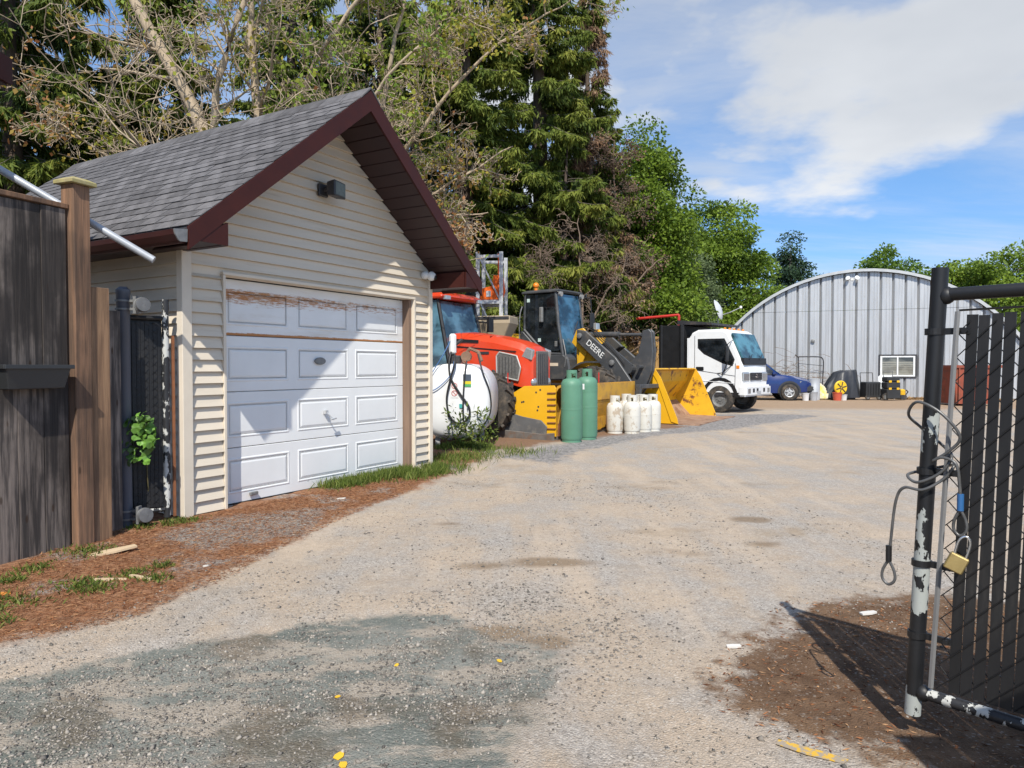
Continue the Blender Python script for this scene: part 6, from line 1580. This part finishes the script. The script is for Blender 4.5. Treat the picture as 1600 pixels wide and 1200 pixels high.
kp = vnoise(gp1[:, 0], gp1[:, 1], 5, 21) > .34
grass('grass', 'strip of short green grass along the garage door and tank', gp1[kp], np.full(kp.sum(), .12), m_grass)
tf = [(-3.20, 5.30, .10), (-3.3, 4.85, .06), (-2.75, 4.55, .09), (-2.62, 4.42, .07), (-2.55, 4.75, .05), (-3.0, 4.15, .11), (-3.1, 4.0, .08), (-2.85, 3.85, .05), (-2.35, 4.62, .05), (-3.28, 4.6, .05), (-3.0, 6.25, .06), (-2.9, 6.33, .06), (-3.2, 6.1, .06), (-2.45, 4.95, .04)]
gp2 = np.concatenate([rng.normal((x, y), s, (int(2600*s), 2)) for x, y, s in tf])
grass('weed_tufts', 'small green weed tufts in the rust coloured needles by the fence', gp2, np.full(len(gp2), .05), m_grass, .9)
# tall weeds at the tank foot
wr = np.random.default_rng(9)
C, D, Ln, Wd, Ti = [], [], [], [], []
for _ in range(26):
    b = np.array([wr.normal(-.72, .22), wr.normal(12.15, .08), 0]); hh = wr.uniform(.25, .75)
    for k in range(16):
        C.append(b+np.array([wr.normal(0, .03), wr.normal(0, .03), hh*wr.random()])); D.append(wr.normal(size=3)+np.array([0, 0, .6])); Ln.append(wr.uniform(.06, .14)); Wd.append(wr.uniform(.02, .04)); Ti.append(wr.random())
tag(leaves(np.array(C), np.array(D), np.array(Ln), np.array(Wd), np.array(Ti), 'weed_clump', m_grass, None), 'tall leafy weeds at the foot of the fuel tank', 'weeds', kind='stuff')
# vine leaves growing out of the slatted panel: big leaves are single parts
vine = thing('vine_plant', 'bright green vine growing through the black slatted panel', 'plant', (-3.20, 6.20, 0), 0)
m_vine = mat('vine_leaf', (.10, .21, .03), .5, var=.3, sc=9, rnd=.5)
stem_pts = spl([(-.02, .06, .3), (0, .0, .55), (.02, -.06, .70), (.0, -.10, .85), (.03, -.08, .98)], 5)
MB().tube(stem_pts, .005, 5).build('stem', mat('vine_stem', (.12, .10, .04), .7), vine)
lf = MB(); nn = 12
pts = []
for k in range(nn):
    a = 2*math.pi*k/nn; r = .034*(1+.22*math.cos(3*a)+.10*math.cos(5*a)); pts.append((r*math.cos(a), r*math.sin(a), .012*math.cos(2*a)))
lf.add(pts+[(0, 0, .012)], [(k, (k+1) % nn, nn) for k in range(nn)])
lfm = lf.mesh('leaf', m_vine)
for k in range(70):
    z_ = random.uniform(.58, 1.0); w = .14*math.sin(math.pi*(z_-.5)/.6)+.02
    obj('leaf', lfm, vine, (random.uniform(-w, w)*.9, -.10+random.uniform(-.06, .05), z_), (random.uniform(.5, 1.5), random.uniform(-.6, .6), random.uniform(-1.2, 1.2)), (random.uniform(.7, 1.35),)*3)
# needle litter
def litter(n, poly, name, label, m, ln, wd):
    P = sample(n, poly, -.1); n = len(P); z = height(P[:, 0], P[:, 1])
    C = np.stack([P[:, 0], P[:, 1], z+.004], 1); D = np.stack([rng.normal(size=n), rng.normal(size=n), rng.normal(.05, .16, n)], 1)
    return tag(leaves(C, D, rng.uniform(*ln, n), rng.uniform(*wd, n), rng.random(n), name, m, None), label, 'litter', kind='stuff')
m_needle = tint_mat('needle_litter', [(.10, .036, .016), (.20, .078, .034), (.30, .135, .06), (.42, .25, .13)], .9)
litter(36000, [(-3.5, 3.2), (-2.6, 3.7), (-2.2, 4.0), (-2.0, 4.8), (-1.9, 5.6), (-1.7, 6.4), (-1.45, 7.2), (-1.15, 8.2), (-1.1, 9.1), (-1.6, 8.6), (-2.75, 6.5), (-3.2, 6.0), (-3.4, 5.2)], 'needle_litter', 'rust coloured needles lying along fence and garage', m_needle, (.025, .06), (.0016, .0045))
litter(1500, [(.86, 3.0), (1.7, 4.2), (3, 4.3), (1.6, 2.2)], 'dirt_litter', 'bits of bark and needles on the dirt by the gate', m_needle, (.015, .04), (.003, .008))
# single leaves, chips of wood and paper on the ground
def flat_bit(name, label, cat, x, y, w, l, rz, m, group=None, t=.0025, curl=0):
    b = MB(); b.prism([(-l/2, -w/2), (l*.1, -w*.55), (l/2, -w*.2), (l*.45, w*.4), (-l*.1, w*.5), (-l/2, w*.3)], 'z', 0, t)
    return tag(b.build(name, m, loc=(x, y, gz(x, y)+.004), rot=(random.uniform(-.1, .1), random.uniform(-.15, .05), rz)), label, cat, group)
m_yl = mat('yellow_leaf', (.75, .45, .03), .6, var=.15); m_or = mat('orange_leaf', (.62, .25, .05), .6, var=.15)
m_chip = mat('wood_chip', (.55, .42, .27), .8, var=.15); m_paper = mat('paper_scrap', (.62, .60, .56), .8, var=.08)
for x, y, s, lb in ((-.63, 2.55, .05, 'yellow leaf on the old asphalt at the bottom, upper of two'), (-.60, 2.49, .045, 'yellow leaf on the old asphalt at the bottom, lower of two'), (-.75, 3.02, .03, 'small yellow leaf on the grey gravel above the two large ones'), (-.06, 3.4, .035, 'yellow leaf near the corner of the dark gravel patch'), (-.55, 3.35, .03, 'yellow leaf on loose chips left of the patch corner')):
    flat_bit('fallen_leaf', lb, 'leaf', x, y, s*.62, s*.85, random.uniform(0, 6), m_yl, 'yellow leaves on the drive')
flat_bit('fallen_leaf', 'orange leaf at the left edge below the fence', 'leaf', -3.13, 4.32, .06, .10, .4, m_or, 'yellow leaves on the drive')
for x, y, w, l, rz, lb in ((-2.44, 4.64, .03, .22, -.5, 'pale wood splinter lying slanted in the needles'), (-2.62, 4.60, .025, .20, .12, 'pale wood splinter lying level in the needles'), (-3.0, 5.28, .09, .35, .5, 'flat pale board scrap beside the fence post foot')):
    flat_bit('wood_splinter', lb, 'wood scrap', x, y, w, l, rz, m_chip, 'wood scraps by the fence', .015)
for x, y, s, lb in ((-1.78, 7.35, .11, 'white paper scrap in front of the garage door'), (-2.15, 4.95, .035, 'tiny white scrap on the needles near the drive'), (2.05, 4.05, .10, 'white scrap on the dirt beside the gate post'), (1.12, 3.55, .07, 'pale bark scrap on the brown dirt patch')):
    flat_bit('paper_scrap', lb, 'scrap', x, y, s*.4, s, random.uniform(-.3, .5), m_paper, 'scraps on the ground', .01)
# faded yellow paint mark on the drive
t = NT('faded_yellow_paint'); n = t.noise(26, 8, .7)
fm = t.ramp(n, .46, .56); cc_ = t.mix(fm, (.33, .28, .22), (.62, .38, .05)); fm_y = t.fin(cc_, .8, 0, .2)
litter(5000, [(16.6, 30.6), (20.5, 29.6), (20.8, 30.4), (17, 31.9)], 'leaf_drift', 'brown leaf drift along the foot of the arched shed wall', tint_mat('drift_leaves', [(.16, .08, .03), (.30, .18, .08), (.40, .28, .14)], .9), (.08, .18), (.04, .10))
pmk = MB(); q = [(.98, 2.60), (1.06, 2.53), (1.17, 2.47), (1.20, 2.495), (1.12, 2.555), (1.0, 2.63)]
pmk.prism(q, 'z', 0, .003)
tag(pmk.build('paint_mark', fm_y, loc=(0, 0, .0)), kind='structure').location.z = max(gz(x, y) for x, y in q)+.001
